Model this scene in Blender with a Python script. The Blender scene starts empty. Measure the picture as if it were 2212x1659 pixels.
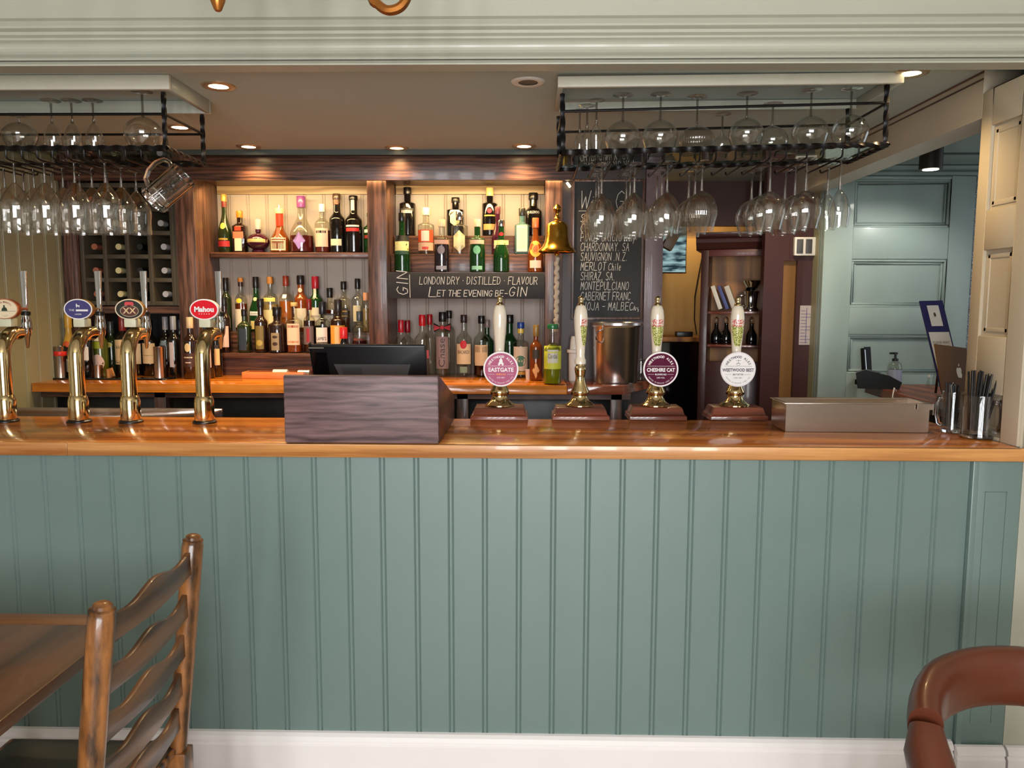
import bpy, bmesh, math, random
from mathutils import Vector, Matrix, Euler
random.seed(7)
PI = math.pi
SC = bpy.context.scene
COL = SC.collection

# ------------------------------------------------------------------ camera
W, H, FPX = 2212, 1659, 1661.0
CAM = Vector((0, -2.33, 1.52))
_yaw, _pit, _rol = math.radians(1.16), math.radians(5.93), math.radians(.155)
FWD = Vector((-math.sin(_yaw)*math.cos(_pit), math.cos(_yaw)*math.cos(_pit), -math.sin(_pit)))
_r = FWD.cross(Vector((0, 0, 1))).normalized()
_u = _r.cross(FWD)
RGT = _r*math.cos(_rol) + _u*math.sin(_rol)
UPV = -_r*math.sin(_rol) + _u*math.cos(_rol)
camd = bpy.data.cameras.new('camera')
camd.sensor_width = 36.0
camd.lens = 36.0*FPX/W
camd.clip_start = .02
camo = bpy.data.objects.new('camera', camd)
COL.objects.link(camo)
camo.matrix_world = Matrix(((RGT.x, UPV.x, -FWD.x, CAM.x), (RGT.y, UPV.y, -FWD.y, CAM.y), (RGT.z, UPV.z, -FWD.z, CAM.z), (0, 0, 0, 1)))
SC.camera = camo

def ray(px, py): return FWD + RGT*((px - W/2)/FPX) - UPV*((py - H/2)/FPX)
def at(px, py, Y):
    d = ray(px, py); return CAM + d*((Y - CAM.y)/d.y)
def atz(px, py, Z):
    d = ray(px, py); return CAM + d*((Z - CAM.z)/d.z)
def X(px, Y, py=650): return at(px, py, Y).x
def Zp(py, Y, px=1106): return at(px, py, Y).z

# ------------------------------------------------------------------ world, light, exposure
SC.view_settings.view_transform = 'Standard'
SC.view_settings.look = 'None'
SC.view_settings.gamma = 1
SC.view_settings.use_curve_mapping = False
SC.view_settings.exposure = 0.0
SC.cycles.use_denoising = True
SC.cycles.max_bounces = 10
SC.cycles.diffuse_bounces = 4
SC.cycles.glossy_bounces = 4
SC.cycles.transmission_bounces = 8
SC.cycles.transparent_max_bounces = 40
SC.cycles.caustics_reflective = False
SC.cycles.caustics_refractive = False
SC.cycles.sample_clamp_indirect = 6
wd = bpy.data.worlds.new('world'); SC.world = wd; wd.use_nodes = True
wd.node_tree.nodes['Background'].inputs[0].default_value = (.75, .85, 1, 1)
wd.node_tree.nodes['Background'].inputs[1].default_value = .6

def lamp(name, kind, loc, power, col=(1, 1, 1), size=.1, size_y=None, rot=(0, 0, 0), spot=None, blend=.6):
    l = bpy.data.lights.new(name, kind); l.energy = power; l.color = col
    if kind == 'AREA':
        l.size = size
        if size_y: l.shape = 'RECTANGLE'; l.size_y = size_y
    else:
        l.shadow_soft_size = size
    if spot: l.spot_size = spot; l.spot_blend = blend
    o = bpy.data.objects.new(name, l); COL.objects.link(o); o.location = loc; o.rotation_euler = rot
    return o
WINX = (-1.0, -.5, 0, .5, 1.0)                 # daylight through the five tall windows behind the camera
for wx in WINX:
    lamp('window_daylight', 'AREA', (wx, -4.25, 1.62), 43, (.95, .975, 1.0), .27, 1.7, (PI/2, 0, 0))
lamp('corner_fill_light', 'AREA', (2.93, 1.25, 1.65), 4.5, (.84, .93, 1.0), .9, 1.2, (PI/2, 0, PI/2))  # added bluish fill for the teal door corner; no window stands there
lamp('back_room_fill', 'POINT', (1.05, 2.95, 2.12), 8.5, (1, .72, .4), .05)  # added warm fill for the room behind, not a known lamp
WARM = (1, .70, .36)
CEIL = 2.29
DOWN = [(472, 185, 1, 'at the front of the bar ceiling beside the left rack'), (388, 274, 1, 'half hidden behind the left rack post'),
        (537, 316, 1, 'over the left end of the shelf cornice'), (857, 319, .35, 'over the middle of the shelf cornice'),
        (1132, 315, 1, 'over the right end of the shelf cornice'), (1141, 176, 0, 'unlit, beside the right rack'),
        (1966, 157, .55, 'peeping out behind the right end of the right rack box')]
for px, py, s, _ in DOWN:
    if s:
        p = atz(px, py, CEIL)
        lamp('downlight_lamp', 'SPOT', (p.x, p.y, CEIL - .012), 44*s, WARM, .03, None, (0, 0, 0), math.radians(125), .9)
STRIP = [(-1.70, -.85), (-.70, .07)]                 # warm strips tucked under the cornice over each shelf bay
for a, b in STRIP:
    lamp('shelf_strip_lamp', 'AREA', ((a + b)/2, 1.76, 2.125), 5.2, (1, .67, .27), b - a, .03, (math.radians(22), 0, 0))
lamp('cornice_strip_lamp', 'AREA', (-.8, 1.6645, 2.157), 5.5, (1, .66, .28), 1.96, .008)
lamp('passage_fill_spot', 'SPOT', (1.28, 1.55, CEIL - .02), 26, (1, .76, .46), .04, None, (math.radians(28), 0, 0), math.radians(110), .9)  # unseen spot without a fixture, added to brighten the dresser

# ------------------------------------------------------------------ materials
def lin(c):
    r = []
    for v in c[:3]:
        v /= 255.0
        r.append(v/12.92 if v <= .04045 else ((v + .055)/1.055)**2.4)
    return (*r, 1)
MATS = {}
def nm(name):
    m = bpy.data.materials.new(name); m.use_nodes = True
    nt = m.node_tree; b = nt.nodes['Principled BSDF']
    MATS[name] = m
    return m, nt, b
def N(nt, t, **kw):
    n = nt.nodes.new(t)
    for k, v in kw.items(): setattr(n, k, v)
    return n
def mat(name, col, rough=.5, metal=0, coat=0, var=.06, scale=18, bump=0, spec=.5, emis=0):
    """plain finish with a little procedural unevenness"""
    if name in MATS: return MATS[name]
    m, nt, b = nm(name)
    c = lin(col)
    b.inputs['Roughness'].default_value = rough; b.inputs['Metallic'].default_value = metal
    b.inputs['Coat Weight'].default_value = coat; b.inputs['Coat Roughness'].default_value = .06
    b.inputs['Specular IOR Level'].default_value = spec
    tc = N(nt, 'ShaderNodeTexCoord'); no = N(nt, 'ShaderNodeTexNoise'); no.inputs['Scale'].default_value = scale; no.inputs['Detail'].default_value = 4
    nt.links.new(tc.outputs['Object'], no.inputs['Vector'])
    mx = N(nt, 'ShaderNodeMix', data_type='RGBA')
    mx.inputs[6].default_value = tuple(v*(1 - var) for v in c[:3]) + (1,)
    mx.inputs[7].default_value = tuple(min(1, v*(1 + var)) for v in c[:3]) + (1,)
    nt.links.new(no.outputs['Fac'], mx.inputs[0]); nt.links.new(mx.outputs[2], b.inputs['Base Color'])
    if bump:
        bp = N(nt, 'ShaderNodeBump'); bp.inputs['Strength'].default_value = bump; bp.inputs['Distance'].default_value = .002
        nt.links.new(no.outputs['Fac'], bp.inputs['Height']); nt.links.new(bp.outputs[0], b.inputs['Normal'])
    if emis:
        b.inputs['Emission Color'].default_value = c; b.inputs['Emission Strength'].default_value = emis
    return m
def wood(name, dark, light, axis='x', fine=42, along=1.6, rough=.4, coat=0, rings=9, contrast=.5, dist=5):
    if name in MATS: return MATS[name]
    m, nt, b = nm(name)
    b.inputs['Roughness'].default_value = rough; b.inputs['Coat Weight'].default_value = coat; b.inputs['Coat Roughness'].default_value = .05
    tc = N(nt, 'ShaderNodeTexCoord'); oi = N(nt, 'ShaderNodeObjectInfo')
    off = N(nt, 'ShaderNodeVectorMath', operation='SCALE'); off.inputs[0].default_value = (3.1, 5.7, 2.3)
    nt.links.new(oi.outputs['Random'], off.inputs['Scale'])
    ad = N(nt, 'ShaderNodeVectorMath', operation='ADD')
    nt.links.new(tc.outputs['Object'], ad.inputs[0]); nt.links.new(off.outputs[0], ad.inputs[1])
    mp = N(nt, 'ShaderNodeMapping'); k = 'xyz'.index(axis)
    s = [fine]*3; s[k] = along; mp.inputs['Scale'].default_value = s
    nt.links.new(ad.outputs[0], mp.inputs['Vector'])
    n1 = N(nt, 'ShaderNodeTexNoise'); n1.inputs['Scale'].default_value = 1.6; n1.inputs['Detail'].default_value = 6; n1.inputs['Roughness'].default_value = .65
    nt.links.new(mp.outputs[0], n1.inputs['Vector'])
    mp2 = N(nt, 'ShaderNodeMapping'); s2 = [1.0]*3; s2[k] = .16; mp2.inputs['Scale'].default_value = s2
    nt.links.new(ad.outputs[0], mp2.inputs['Vector'])
    wv = N(nt, 'ShaderNodeTexWave', wave_type='RINGS', rings_direction='XYZ'['xyz'.index(axis)] if axis in 'xyz' else 'X')
    wv.inputs['Scale'].default_value = rings; wv.inputs['Distortion'].default_value = dist; wv.inputs['Detail'].default_value = 2
    wv.inputs['Detail Scale'].default_value = 1.2
    nt.links.new(mp2.outputs[0], wv.inputs['Vector'])
    mm = N(nt, 'ShaderNodeMath', operation='MULTIPLY_ADD'); mm.inputs[1].default_value = contrast
    nt.links.new(wv.outputs['Fac'], mm.inputs[0])
    m2 = N(nt, 'ShaderNodeMath', operation='MULTIPLY'); m2.inputs[1].default_value = 1 - contrast*.6
    nt.links.new(n1.outputs['Fac'], m2.inputs[0]); nt.links.new(m2.outputs[0], mm.inputs[2])
    cr = N(nt, 'ShaderNodeValToRGB'); e = cr.color_ramp.elements
    e[0].position = .36; e[0].color = lin(dark); e[1].position = .74; e[1].color = lin(light)
    nt.links.new(mm.outputs[0], cr.inputs[0]); nt.links.new(cr.outputs[0], b.inputs['Base Color'])
    bp = N(nt, 'ShaderNodeBump'); bp.inputs['Strength'].default_value = .15; bp.inputs['Distance'].default_value = .001
    nt.links.new(n1.outputs['Fac'], bp.inputs['Height']); nt.links.new(bp.outputs[0], b.inputs['Normal'])
    return m
def glass(name, tint=(255, 255, 255), refl=.9, base=.05, power=3.2, body=0, rough=.015):
    """thin glass wall: mostly see-through and tinted, mirror-like towards its edges"""
    if name in MATS: return MATS[name]
    m, nt, b = nm(name); nt.nodes.remove(b)
    out = nt.nodes['Material Output']
    tr = N(nt, 'ShaderNodeBsdfTransparent'); tr.inputs[0].default_value = lin(tint)
    gl = N(nt, 'ShaderNodeBsdfGlossy'); gl.inputs['Roughness'].default_value = rough
    lw = N(nt, 'ShaderNodeLayerWeight'); lw.inputs[0].default_value = .5
    pw = N(nt, 'ShaderNodeMath', operation='POWER'); pw.inputs[1].default_value = power
    nt.links.new(lw.outputs['Facing'], pw.inputs[0])
    ma = N(nt, 'ShaderNodeMath', operation='MULTIPLY_ADD'); ma.inputs[1].default_value = refl; ma.inputs[2].default_value = base
    nt.links.new(pw.outputs[0], ma.inputs[0])
    mx = N(nt, 'ShaderNodeMixShader'); nt.links.new(ma.outputs[0], mx.inputs[0])
    src = tr
    if body:
        df = N(nt, 'ShaderNodeBsdfDiffuse'); df.inputs[0].default_value = lin(tint)
        m3 = N(nt, 'ShaderNodeMixShader'); m3.inputs[0].default_value = body
        nt.links.new(tr.outputs[0], m3.inputs[1]); nt.links.new(df.outputs[0], m3.inputs[2]); src = m3
    nt.links.new(src.outputs[0], mx.inputs[1]); nt.links.new(gl.outputs[0], mx.inputs[2])
    nt.links.new(mx.outputs[0], out.inputs['Surface'])
    return m
def solid_glass(name, col=(255, 255, 255), rough=.01):
    if name in MATS: return MATS[name]
    m, nt, b = nm(name)
    b.inputs['Base Color'].default_value = lin(col); b.inputs['Transmission Weight'].default_value = 1
    b.inputs['Roughness'].default_value = rough; b.inputs['IOR'].default_value = 1.45
    return m

TEAL = mat('teal_paint', (104, 124, 119), .36, 0, .2, .05, 3, 0, .7)
TEAL_WALL = mat('old_teal_paint', (138, 154, 148), .42, 0, .15, .08, 6)
CREAM = mat('cream_paint', (172, 171, 156), .4, 0, .1, .03, 4)
STONE = mat('stone_paint', (184, 172, 150), .4, 0, .1, .04, 4)
WHITE = mat('white_gloss', (236, 230, 228), .3, 0, .2, .02, 4)
OLIVE = mat('olive_paint', (150, 146, 116), .5, 0, 0, .05, 4)
TAUPE = mat('taupe_paint', (172, 160, 148), .5, 0, 0, .04, 4)
CEILM = mat('bar_ceiling_paint', (180, 194, 190), .75, 0, 0, .03, 3)
PLAIN = mat('plain_plaster', (196, 190, 178), .8, 0, 0, .03, 3)
MAROON = mat('maroon_paint', (92, 44, 40), .45, 0, .1, .08, 5)
DMAROON = mat('dark_maroon_paint', (62, 28, 26), .4, 0, .15, .1, 8)
TAN = mat('tan_plaster', (186, 150, 92), .8, 0, 0, .05, 4)
OAKX = wood('stained_oak_along_x', (44, 27, 21), (116, 76, 58), 'x', 44, 2.2, .38, .1, 26, .2)
OAKZ = wood('stained_oak_along_z', (50, 33, 28), (126, 90, 76), 'z', 44, 2.2, .38, .1, 26, .2)
OAKY = wood('stained_oak_along_y', (44, 24, 18), (100, 60, 46), 'y', 44, 2.2, .38, .1, 7, .45)
TILLW = wood('till_box_oak', (66, 48, 49), (124, 96, 96), 'x', 40, 2.2, .5, 0, 30, .2, 6)
BARTOP = wood('varnished_bar_oak', (150, 78, 24), (214, 136, 62), 'x', 40, 1.3, .17, .3, 3, .3)
BARLIP = wood('varnished_bar_lip', (150, 92, 44), (206, 146, 84), 'x', 40, 1.5, .3, .3, 3, .3)
BACKTOP = wood('orange_varnished_pine', (168, 88, 18), (222, 134, 40), 'x', 34, 1.2, .2, .4, 3, .3)
REDTOP = wood('red_brown_varnish', (84, 40, 24), (146, 80, 54), 'x', 34, 1.2, .16, .5, 3, .3)
MAHOG = wood('mahogany_blocks', (70, 30, 20), (128, 66, 46), 'x', 40, 1.8, .28, .4, 4, .35)
CHAIRW = wood('old_polished_beech', (50, 28, 12), (150, 96, 50), 'z', 26, 7, .28, .35, 9, .3)
SLATW = wood('old_dark_slats', (66, 40, 22), (122, 82, 52), 'y', 34, 2.2, .34, .2, 4, .35)
TABLEW = wood('worn_table_top', (72, 44, 24), (128, 84, 50), 'x', 26, 1.0, .42, .08, 3, .35)
PINE = wood('knotty_pine', (120, 70, 24), (176, 118, 52), 'z', 22, 1.6, .5, 0, 5, .5)
BRASS = mat('polished_brass', (226, 204, 156), .10, 1, 0, .06, 8)
OLDBRASS = mat('bell_brass', (214, 164, 66), .2, 1, 0, .08, 8)
BRONZE = mat('antique_gilt', (176, 112, 52), .34, .85, 0, .12, 20)
CHROME = mat('chrome', (214, 216, 220), .08, 1, 0, .03, 8)
STEEL = mat('brushed_steel', (190, 176, 164), .26, 1, 0, .05, 30)
IRON = mat('black_iron', (26, 23, 24), .36, .6, 0, .15, 30, .2)
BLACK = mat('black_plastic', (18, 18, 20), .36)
BLACKG = mat('glossy_black', (9, 9, 10), .1, 0, .5)
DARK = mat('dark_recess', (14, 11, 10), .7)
GREYP = mat('grey_plastic', (72, 72, 74), .45)
WHITEP = mat('white_plastic', (226, 222, 214), .4)
CERAMIC = mat('ivory_ceramic', (228, 216, 196), .14, 0, .5, .03)
BOARD = mat('chalkboard_black', (42, 40, 40), .7, 0, 0, .12, 14)
CHALK = mat('chalk_white', (232, 226, 214), .9)
LEATHER = mat('brown_leather', (88, 41, 23), .38, 0, .12, .14, 9, .25)
SEATM = mat('dark_green_seat_leather', (38, 36, 26), .5, 0, 0, .1, 9, .2)
ROPE = mat('cream_rope', (206, 186, 160), .9, 0, 0, .2, 120, .6)
FLOORM = wood('floor_boards', (176, 164, 146), (206, 196, 178), 'y', 20, 1, .5, .05, 3, .35)
GLASS = glass('clear_glass', (253, 253, 252), .85, .075, 3.0)
GLASSR = glass('ribbed_glass', (236, 232, 226), .8, .13, 2.2)
STEMG = glass('stem_glass', (214, 210, 206), .9, .16, 1.6)
BOTG = glass('bottle_glass', (240, 241, 236), .8, .06, 3)
THICK = solid_glass('thick_glass')
TINT = {
    'clear': BOTG,
    'green': glass('green_bottle', (38, 96, 44), .7, .05, 3, .3),
    'dkgreen': mat('dark_green_bottle', (34, 46, 20), .1, 0, .4, .1),
    'black': mat('black_bottle', (14, 12, 13), .1, 0, .5),
    'brown': mat('brown_bottle', (36, 18, 12), .1, 0, .5),
    'blue': glass('pale_blue_bottle', (128, 176, 176), .7, .05, 3, .35),
    'purple': mat('purple_bottle', (64, 20, 40), .12, 0, .5),
    'amber': glass('amber_bottle', (190, 100, 38), .7, .05, 3, .3),
    'wine': mat('wine_bottle', (18, 14, 12), .09, 0, .5),
    'olive': mat('olive_bottle', (78, 84, 24), .1, 0, .5),
}
def liquid(name, c): return glass('liquid_' + name, c, .5, .03, 3, .5)
def paper(c): return mat('paper_%d_%d_%d' % c, c, .55, 0, 0, .04, 60)
def capm(c): return mat('cap_%d_%d_%d' % c, c, .3, 0, .2, .04)

# ------------------------------------------------------------------ mesh builder
class MB:
    def __init__(s): s.v = []; s.f = []; s.sm = []
    def add(s, vs, fs, smooth=False, M=None):
        o = len(s.v)
        for p in vs:
            s.v.append(tuple(M @ Vector(p)) if M is not None else tuple(p))
        for f in fs:
            s.f.append([o + i for i in f]); s.sm.append(smooth)
        return s
    def box(s, x0, x1, y0, y1, z0, z1, M=None):
        v = [(x, y, z) for x in (x0, x1) for y in (y0, y1) for z in (z0, z1)]
        return s.add(v, [(0, 1, 3, 2), (4, 6, 7, 5), (0, 4, 5, 1), (2, 3, 7, 6), (0, 2, 6, 4), (1, 5, 7, 3)], False, M)
    def lathe(s, prof, n=24, M=None, sec=None, cap0=True, cap1=True):
        """prof: (r, z) from bottom to top; sec(theta, r) -> (x, y)"""
        sec = sec or (lambda t, r: (r*math.cos(t), r*math.sin(t)))
        vs = []; fs = []
        for r, z in prof:
            for i in range(n):
                x, y = sec(2*PI*i/n, max(r, 1e-5)); vs.append((x, y, z))
        for k in range(len(prof) - 1):
            for i in range(n):
                j = (i + 1) % n
                fs.append((k*n + i, k*n + j, (k + 1)*n + j, (k + 1)*n + i))
        s.add(vs, fs, True, M)
        if cap0: s.add(vs[:n], [tuple(reversed(range(n)))], False, M)
        if cap1: s.add(vs[-n:], [tuple(range(n))], False, M)
        return s
    def tube(s, pts, r, n=8, closed=False, caps=True, M=None, flat=None):
        pts = [Vector(p) for p in pts]; m = len(pts)
        rs = r if isinstance(r, (list, tuple)) else [r]*m
        vs = []; fs = []; prev = None
        for i, p in enumerate(pts):
            a = pts[(i - 1) % m] if (closed or i > 0) else p
            b = pts[(i + 1) % m] if (closed or i < m - 1) else p
            t = (b - a).normalized() if (b - a).length > 1e-9 else Vector((0, 0, 1))
            if prev is None:
                q = Vector((0, 0, 1)) if abs(t.z) < .9 else Vector((0, 1, 0))
                nrm = (q - t*q.dot(t)).normalized()
            else:
                nrm = prev - t*prev.dot(t)
                nrm = nrm.normalized() if nrm.length > 1e-6 else prev
            prev = nrm; bn = t.cross(nrm)
            for k in range(n):
                th = 2*PI*k/n
                d = nrm*math.cos(th)*rs[i] + bn*math.sin(th)*rs[i]*(flat or 1)
                vs.append(tuple(p + d))
        for i in range(m if closed else m - 1):
            j = (i + 1) % m
            for k in range(n):
                l = (k + 1) % n
                fs.append((i*n + k, i*n + l, j*n + l, j*n + k))
        s.add(vs, fs, True, M)
        if caps and not closed:
            s.add(vs[:n], [tuple(reversed(range(n)))], False, M); s.add(vs[-n:], [tuple(range(n))], False, M)
        return s
    def prism(s, poly, d0, d1, plane='xz', M=None, smooth=False):
        """extrude a 2-D outline; plane xz goes along y, xy along z, yz along x"""
        def P(a, b, d): return {'xz': (a, d, b), 'xy': (a, b, d), 'yz': (d, a, b)}[plane]
        n = len(poly)
        v0 = [P(a, b, d0) for a, b in poly]; v1 = [P(a, b, d1) for a, b in poly]
        s.add(v0 + v1, [(i, (i + 1) % n, n + (i + 1) % n, n + i) for i in range(n)], smooth, M)
        s.add(v0, [tuple(range(n))], False, M); s.add(v1, [tuple(range(n))], False, M)
        return s
    def disc(s, cx, cz, rx, rz, y, n=40, M=None, y2=None):
        pl = [(cx + rx*math.cos(2*PI*i/n), cz + rz*math.sin(2*PI*i/n)) for i in range(n)]
        return s.prism(pl, y, y + .0006 if y2 is None else y2, 'xz', M)
    def ring(s, cx, cz, rx, rz, w, y, n=48, M=None, t=.0006):
        vs = []
        for k in (0, t):
            for q in (0, w):
                for i in range(n):
                    a = 2*PI*i/n; vs.append((cx + (rx - q)*math.cos(a), y + k, cz + (rz - q)*math.sin(a)))
        fs = []
        for i in range(n):
            j = (i + 1) % n
            fs += [(i, j, n + j, n + i), (2*n + i, 3*n + i, 3*n + j, 2*n + j), (i, 2*n + i, 2*n + j, j), (n + i, n + j, 3*n + j, 3*n + i)]
        return s.add(vs, fs, False, M)
    def mesh(s, name, mt, bevel=0, seg=2, fixn=True):
        me = bpy.data.meshes.new(name)
        me.from_pydata(s.v, [], s.f)
        me.polygons.foreach_set('use_smooth', s.sm)
        if fixn or bevel:
            bm = bmesh.new(); bm.from_mesh(me)
            bmesh.ops.remove_doubles(bm, verts=bm.verts, dist=1e-6)
            if bevel:
                ed = [e for e in bm.edges if len(e.link_faces) == 2 and e.calc_face_angle(0) > .5]
                bmesh.ops.bevel(bm, geom=ed, offset=bevel, segments=seg, profile=.5, affect='EDGES', clamp_overlap=True)
            bmesh.ops.recalc_face_normals(bm, faces=bm.faces)
            bm.to_mesh(me); bm.free()
            if bevel:
                for p in me.polygons: p.use_smooth = True
        if any(p.use_smooth for p in me.polygons): me.set_sharp_from_angle(angle=.75)
        me.materials.append(mt)
        return me
    def build(s, name, mt, parent=None, bevel=0, loc=None, rot=None, seg=2, fixn=True):
        o = bpy.data.objects.new(name, s.mesh(name, mt, bevel, seg, fixn)); COL.objects.link(o)
        if parent is not None: o.parent = parent
        if loc is not None: o.location = loc
        if rot is not None: o.rotation_euler = rot
        return o

def tag(o, label, cat, group=None):
    o['label'] = label; o['category'] = cat
    if group: o['group'] = group
    return o
def thing(name, label, cat, loc=(0, 0, 0), rot=(0, 0, 0), group=None):
    o = bpy.data.objects.new(name, None); COL.objects.link(o); o.empty_display_size = .05
    o.location = loc; o.rotation_euler = rot
    return tag(o, label, cat, group)
def struct(o):
    o['kind'] = 'structure'; return o
def dup(root, loc, label, group=None, rot=None, scale=None):
    r = root.copy(); COL.objects.link(r); r.location = loc; r['label'] = label
    if group: r['group'] = group
    if rot is not None: r.rotation_euler = rot
    if scale is not None: r.scale = scale
    for ch in list(root.children):
        c = ch.copy(); COL.objects.link(c); c.parent = r
        for g in list(ch.children):
            d = g.copy(); COL.objects.link(d); d.parent = c
    return r
def cyl(r0, z0, z1, n=20, r1=None, M=None): return MB().lathe([(r0, z0), (r1 if r1 is not None else r0, z1)], n, M)
T = Matrix.Translation
def R(a, ax): return Matrix.Rotation(a, 4, ax)

# ------------------------------------------------------------------ lettering
def glyphs(body, size, sx=1.0, shear=0, bold=0.0, res=2):
    cu = bpy.data.curves.new('lettering', 'FONT'); cu.body = body; cu.size = size
    cu.align_x = 'CENTER'; cu.align_y = 'CENTER'; cu.shear = shear; cu.offset = bold; cu.resolution_u = res
    ob = bpy.data.objects.new('lettering', cu)
    me = bpy.data.meshes.new_from_object(ob)
    vs = [(v.co.x*sx, v.co.y) for v in me.vertices]; fs = [tuple(p.vertices) for p in me.polygons]
    bpy.data.objects.remove(ob); bpy.data.curves.remove(cu); bpy.data.meshes.remove(me)
    return vs, fs
def text(mb, body, size, cx, cz, y, sx=1.0, shear=0, bold=0.0, rot=0.0):
    vs, fs = glyphs(body, size, sx, shear, bold)
    c, s_ = math.cos(rot), math.sin(rot)
    return mb.add([(cx + a*c - b*s_, y, cz + a*s_ + b*c) for a, b in vs], fs)
def arc_text(mb, body, size, cx, cz, rad, a_mid, y, step, sx=1.0, bold=0, under=False):
    n = len(body)
    for i, ch in enumerate(body):
        if ch == ' ': continue
        k = (i - (n - 1)/2)*step
        a = a_mid + k if under else a_mid - k
        text(mb, ch, size, cx + rad*math.cos(a), cz + rad*math.sin(a), y, sx, 0, bold, a + PI/2 if under else a - PI/2)
ST = {'A': [[(0, 0), (.5, 1), (1, 0)], [(.18, .38), (.82, .38)]], 'B': [[(0, 0), (0, 1), (.7, .95), (.8, .75), (.6, .55), (0, .52)], [(.6, .55), (.95, .3), (.7, .03), (0, 0)]],
      'C': [[(1, .85), (.6, 1), (.15, .8), (0, .4), (.3, .02), (.7, .02), (1, .15)]], 'D': [[(0, 0), (0, 1), (.6, .9), (1, .5), (.7, .1), (0, 0)]],
      'E': [[(1, 1), (0, 1), (0, 0), (1, 0)], [(0, .52), (.8, .52)]], 'F': [[(1, 1), (0, 1), (0, 0)], [(0, .52), (.75, .52)]],
      'G': [[(1, .85), (.6, 1), (.15, .8), (0, .4), (.3, .02), (.8, .05), (1, .42), (.55, .42)]], 'H': [[(0, 0), (0, 1)], [(1, 0), (1, 1)], [(0, .5), (1, .5)]],
      'I': [[(.5, 0), (.5, 1)]], 'J': [[(.9, 1), (.9, .25), (.6, 0), (.2, .05), (0, .25)]], 'L': [[(0, 1), (0, 0), (1, 0)]],
      'M': [[(0, 0), (.1, 1), (.5, .35), (.9, 1), (1, 0)]], 'N': [[(0, 0), (0, 1), (1, 0), (1, 1)]],
      'O': [[(.5, 1), (.12, .8), (0, .45), (.2, .08), (.5, 0), (.85, .12), (1, .5), (.85, .88), (.5, 1)]], 'P': [[(0, 0), (0, 1), (.8, .95), (1, .72), (.75, .48), (0, .45)]],
      'R': [[(0, 0), (0, 1), (.8, .95), (.95, .72), (.7, .5), (0, .47)], [(.45, .48), (1, 0)]], 'S': [[(.95, .88), (.6, 1), (.15, .88), (.1, .65), (.85, .38), (.9, .12), (.5, 0), (0, .12)]],
      'T': [[(0, 1), (1, 1)], [(.5, 1), (.5, 0)]], 'U': [[(0, 1), (0, .25), (.3, 0), (.7, 0), (1, .25), (1, 1)]], 'V': [[(0, 1), (.5, 0), (1, 1)]],
      'W': [[(0, 1), (.25, 0), (.5, .7), (.75, 0), (1, 1)]], 'Y': [[(0, 1), (.5, .5), (1, 1)], [(.5, .5), (.5, 0)]], 'Z': [[(0, 1), (1, 1), (0, 0), (1, 0)]],
      '.': [[(.3, 0), (.4, .04)]], ',': [[(.4, .08), (.25, -.12)]], '-': [[(.1, .48), (.9, .48)]], '*': [[(.4, .48), (.5, .52)]],
      'i': [[(.5, 0), (.5, .6)], [(.5, .8), (.52, .84)]], 't': [[(.5, .95), (.5, .1), (.8, 0)], [(.1, .65), (.9, .65)]], 'a': [[(.9, .55), (.4, .62), (.1, .3), (.35, 0), (.8, .2), (.9, .58), (.95, 0)]],
      'l': [[(.5, 1), (.5, 0)]], 'y': [[(.1, .6), (.5, .1)], [(.95, .6), (.3, -.35)]], 'h': [[(.1, 1), (.1, 0)], [(.1, .4), (.5, .62), (.85, .45), (.85, 0)]],
      'e': [[(.1, .33), (.9, .36), (.7, .62), (.3, .6), (.08, .3), (.35, 0), (.85, .08)]], 'r': [[(.15, .6), (.15, 0)], [(.15, .4), (.5, .6), (.85, .55)]], 'g': [[(.9, .58), (.4, .62), (.1, .32), (.4, .05), (.85, .25), (.9, .58), (.85, -.25), (.3, -.35)]],
      'n': [[(.15, .6), (.15, 0)], [(.15, .4), (.5, .62), (.85, .45), (.85, 0)]]}
def stroke(mb, pts, th):
    for a, b in zip(pts, pts[1:]):
        a, b = Vector(a), Vector(b); d = (b - a); L = d.length
        if L < 1e-6: continue
        d /= L; w = Vector((-d.z, 0, d.x))*th; a = a - d*th*.8; b = b + d*th*.8; o = Vector((0, .0008, 0))
        v = [a - w, a + w, b + w, b - w]
        mb.add([tuple(p - o) for p in v] + [tuple(p) for p in v], [(0, 1, 2, 3), (0, 1, 5, 4), (1, 2, 6, 5), (2, 3, 7, 6), (3, 0, 4, 7)])
def chalk(mb, s, x, z, h, y, w=.52, gap=.2, slant=.12, th=.0015, rot=False):
    """hand-drawn stroke lettering, left-aligned at x with its foot at z; returns the end"""
    cx = x
    for ch in s:
        if ch == ' ': cx += h*.34; continue
        k = h*(.28 if ch in '.,*' else w*(.55 if ch in 'Iil' else .8 if ch.islower() else 1))
        if ch == 'I': k = h*.18
        for pl in ST[ch]:
            pts = []
            for a, b in pl:
                u, v = cx + a*k + b*h*slant, z + b*h + random.uniform(-.012, .012)*h
                pts.append((u, y, v) if not rot else (x - (v - z), y, z + (u - x)))
            stroke(mb, pts, th)
        cx += k + h*gap*(.8 if ch.islower() else 1)
    return cx

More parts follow.
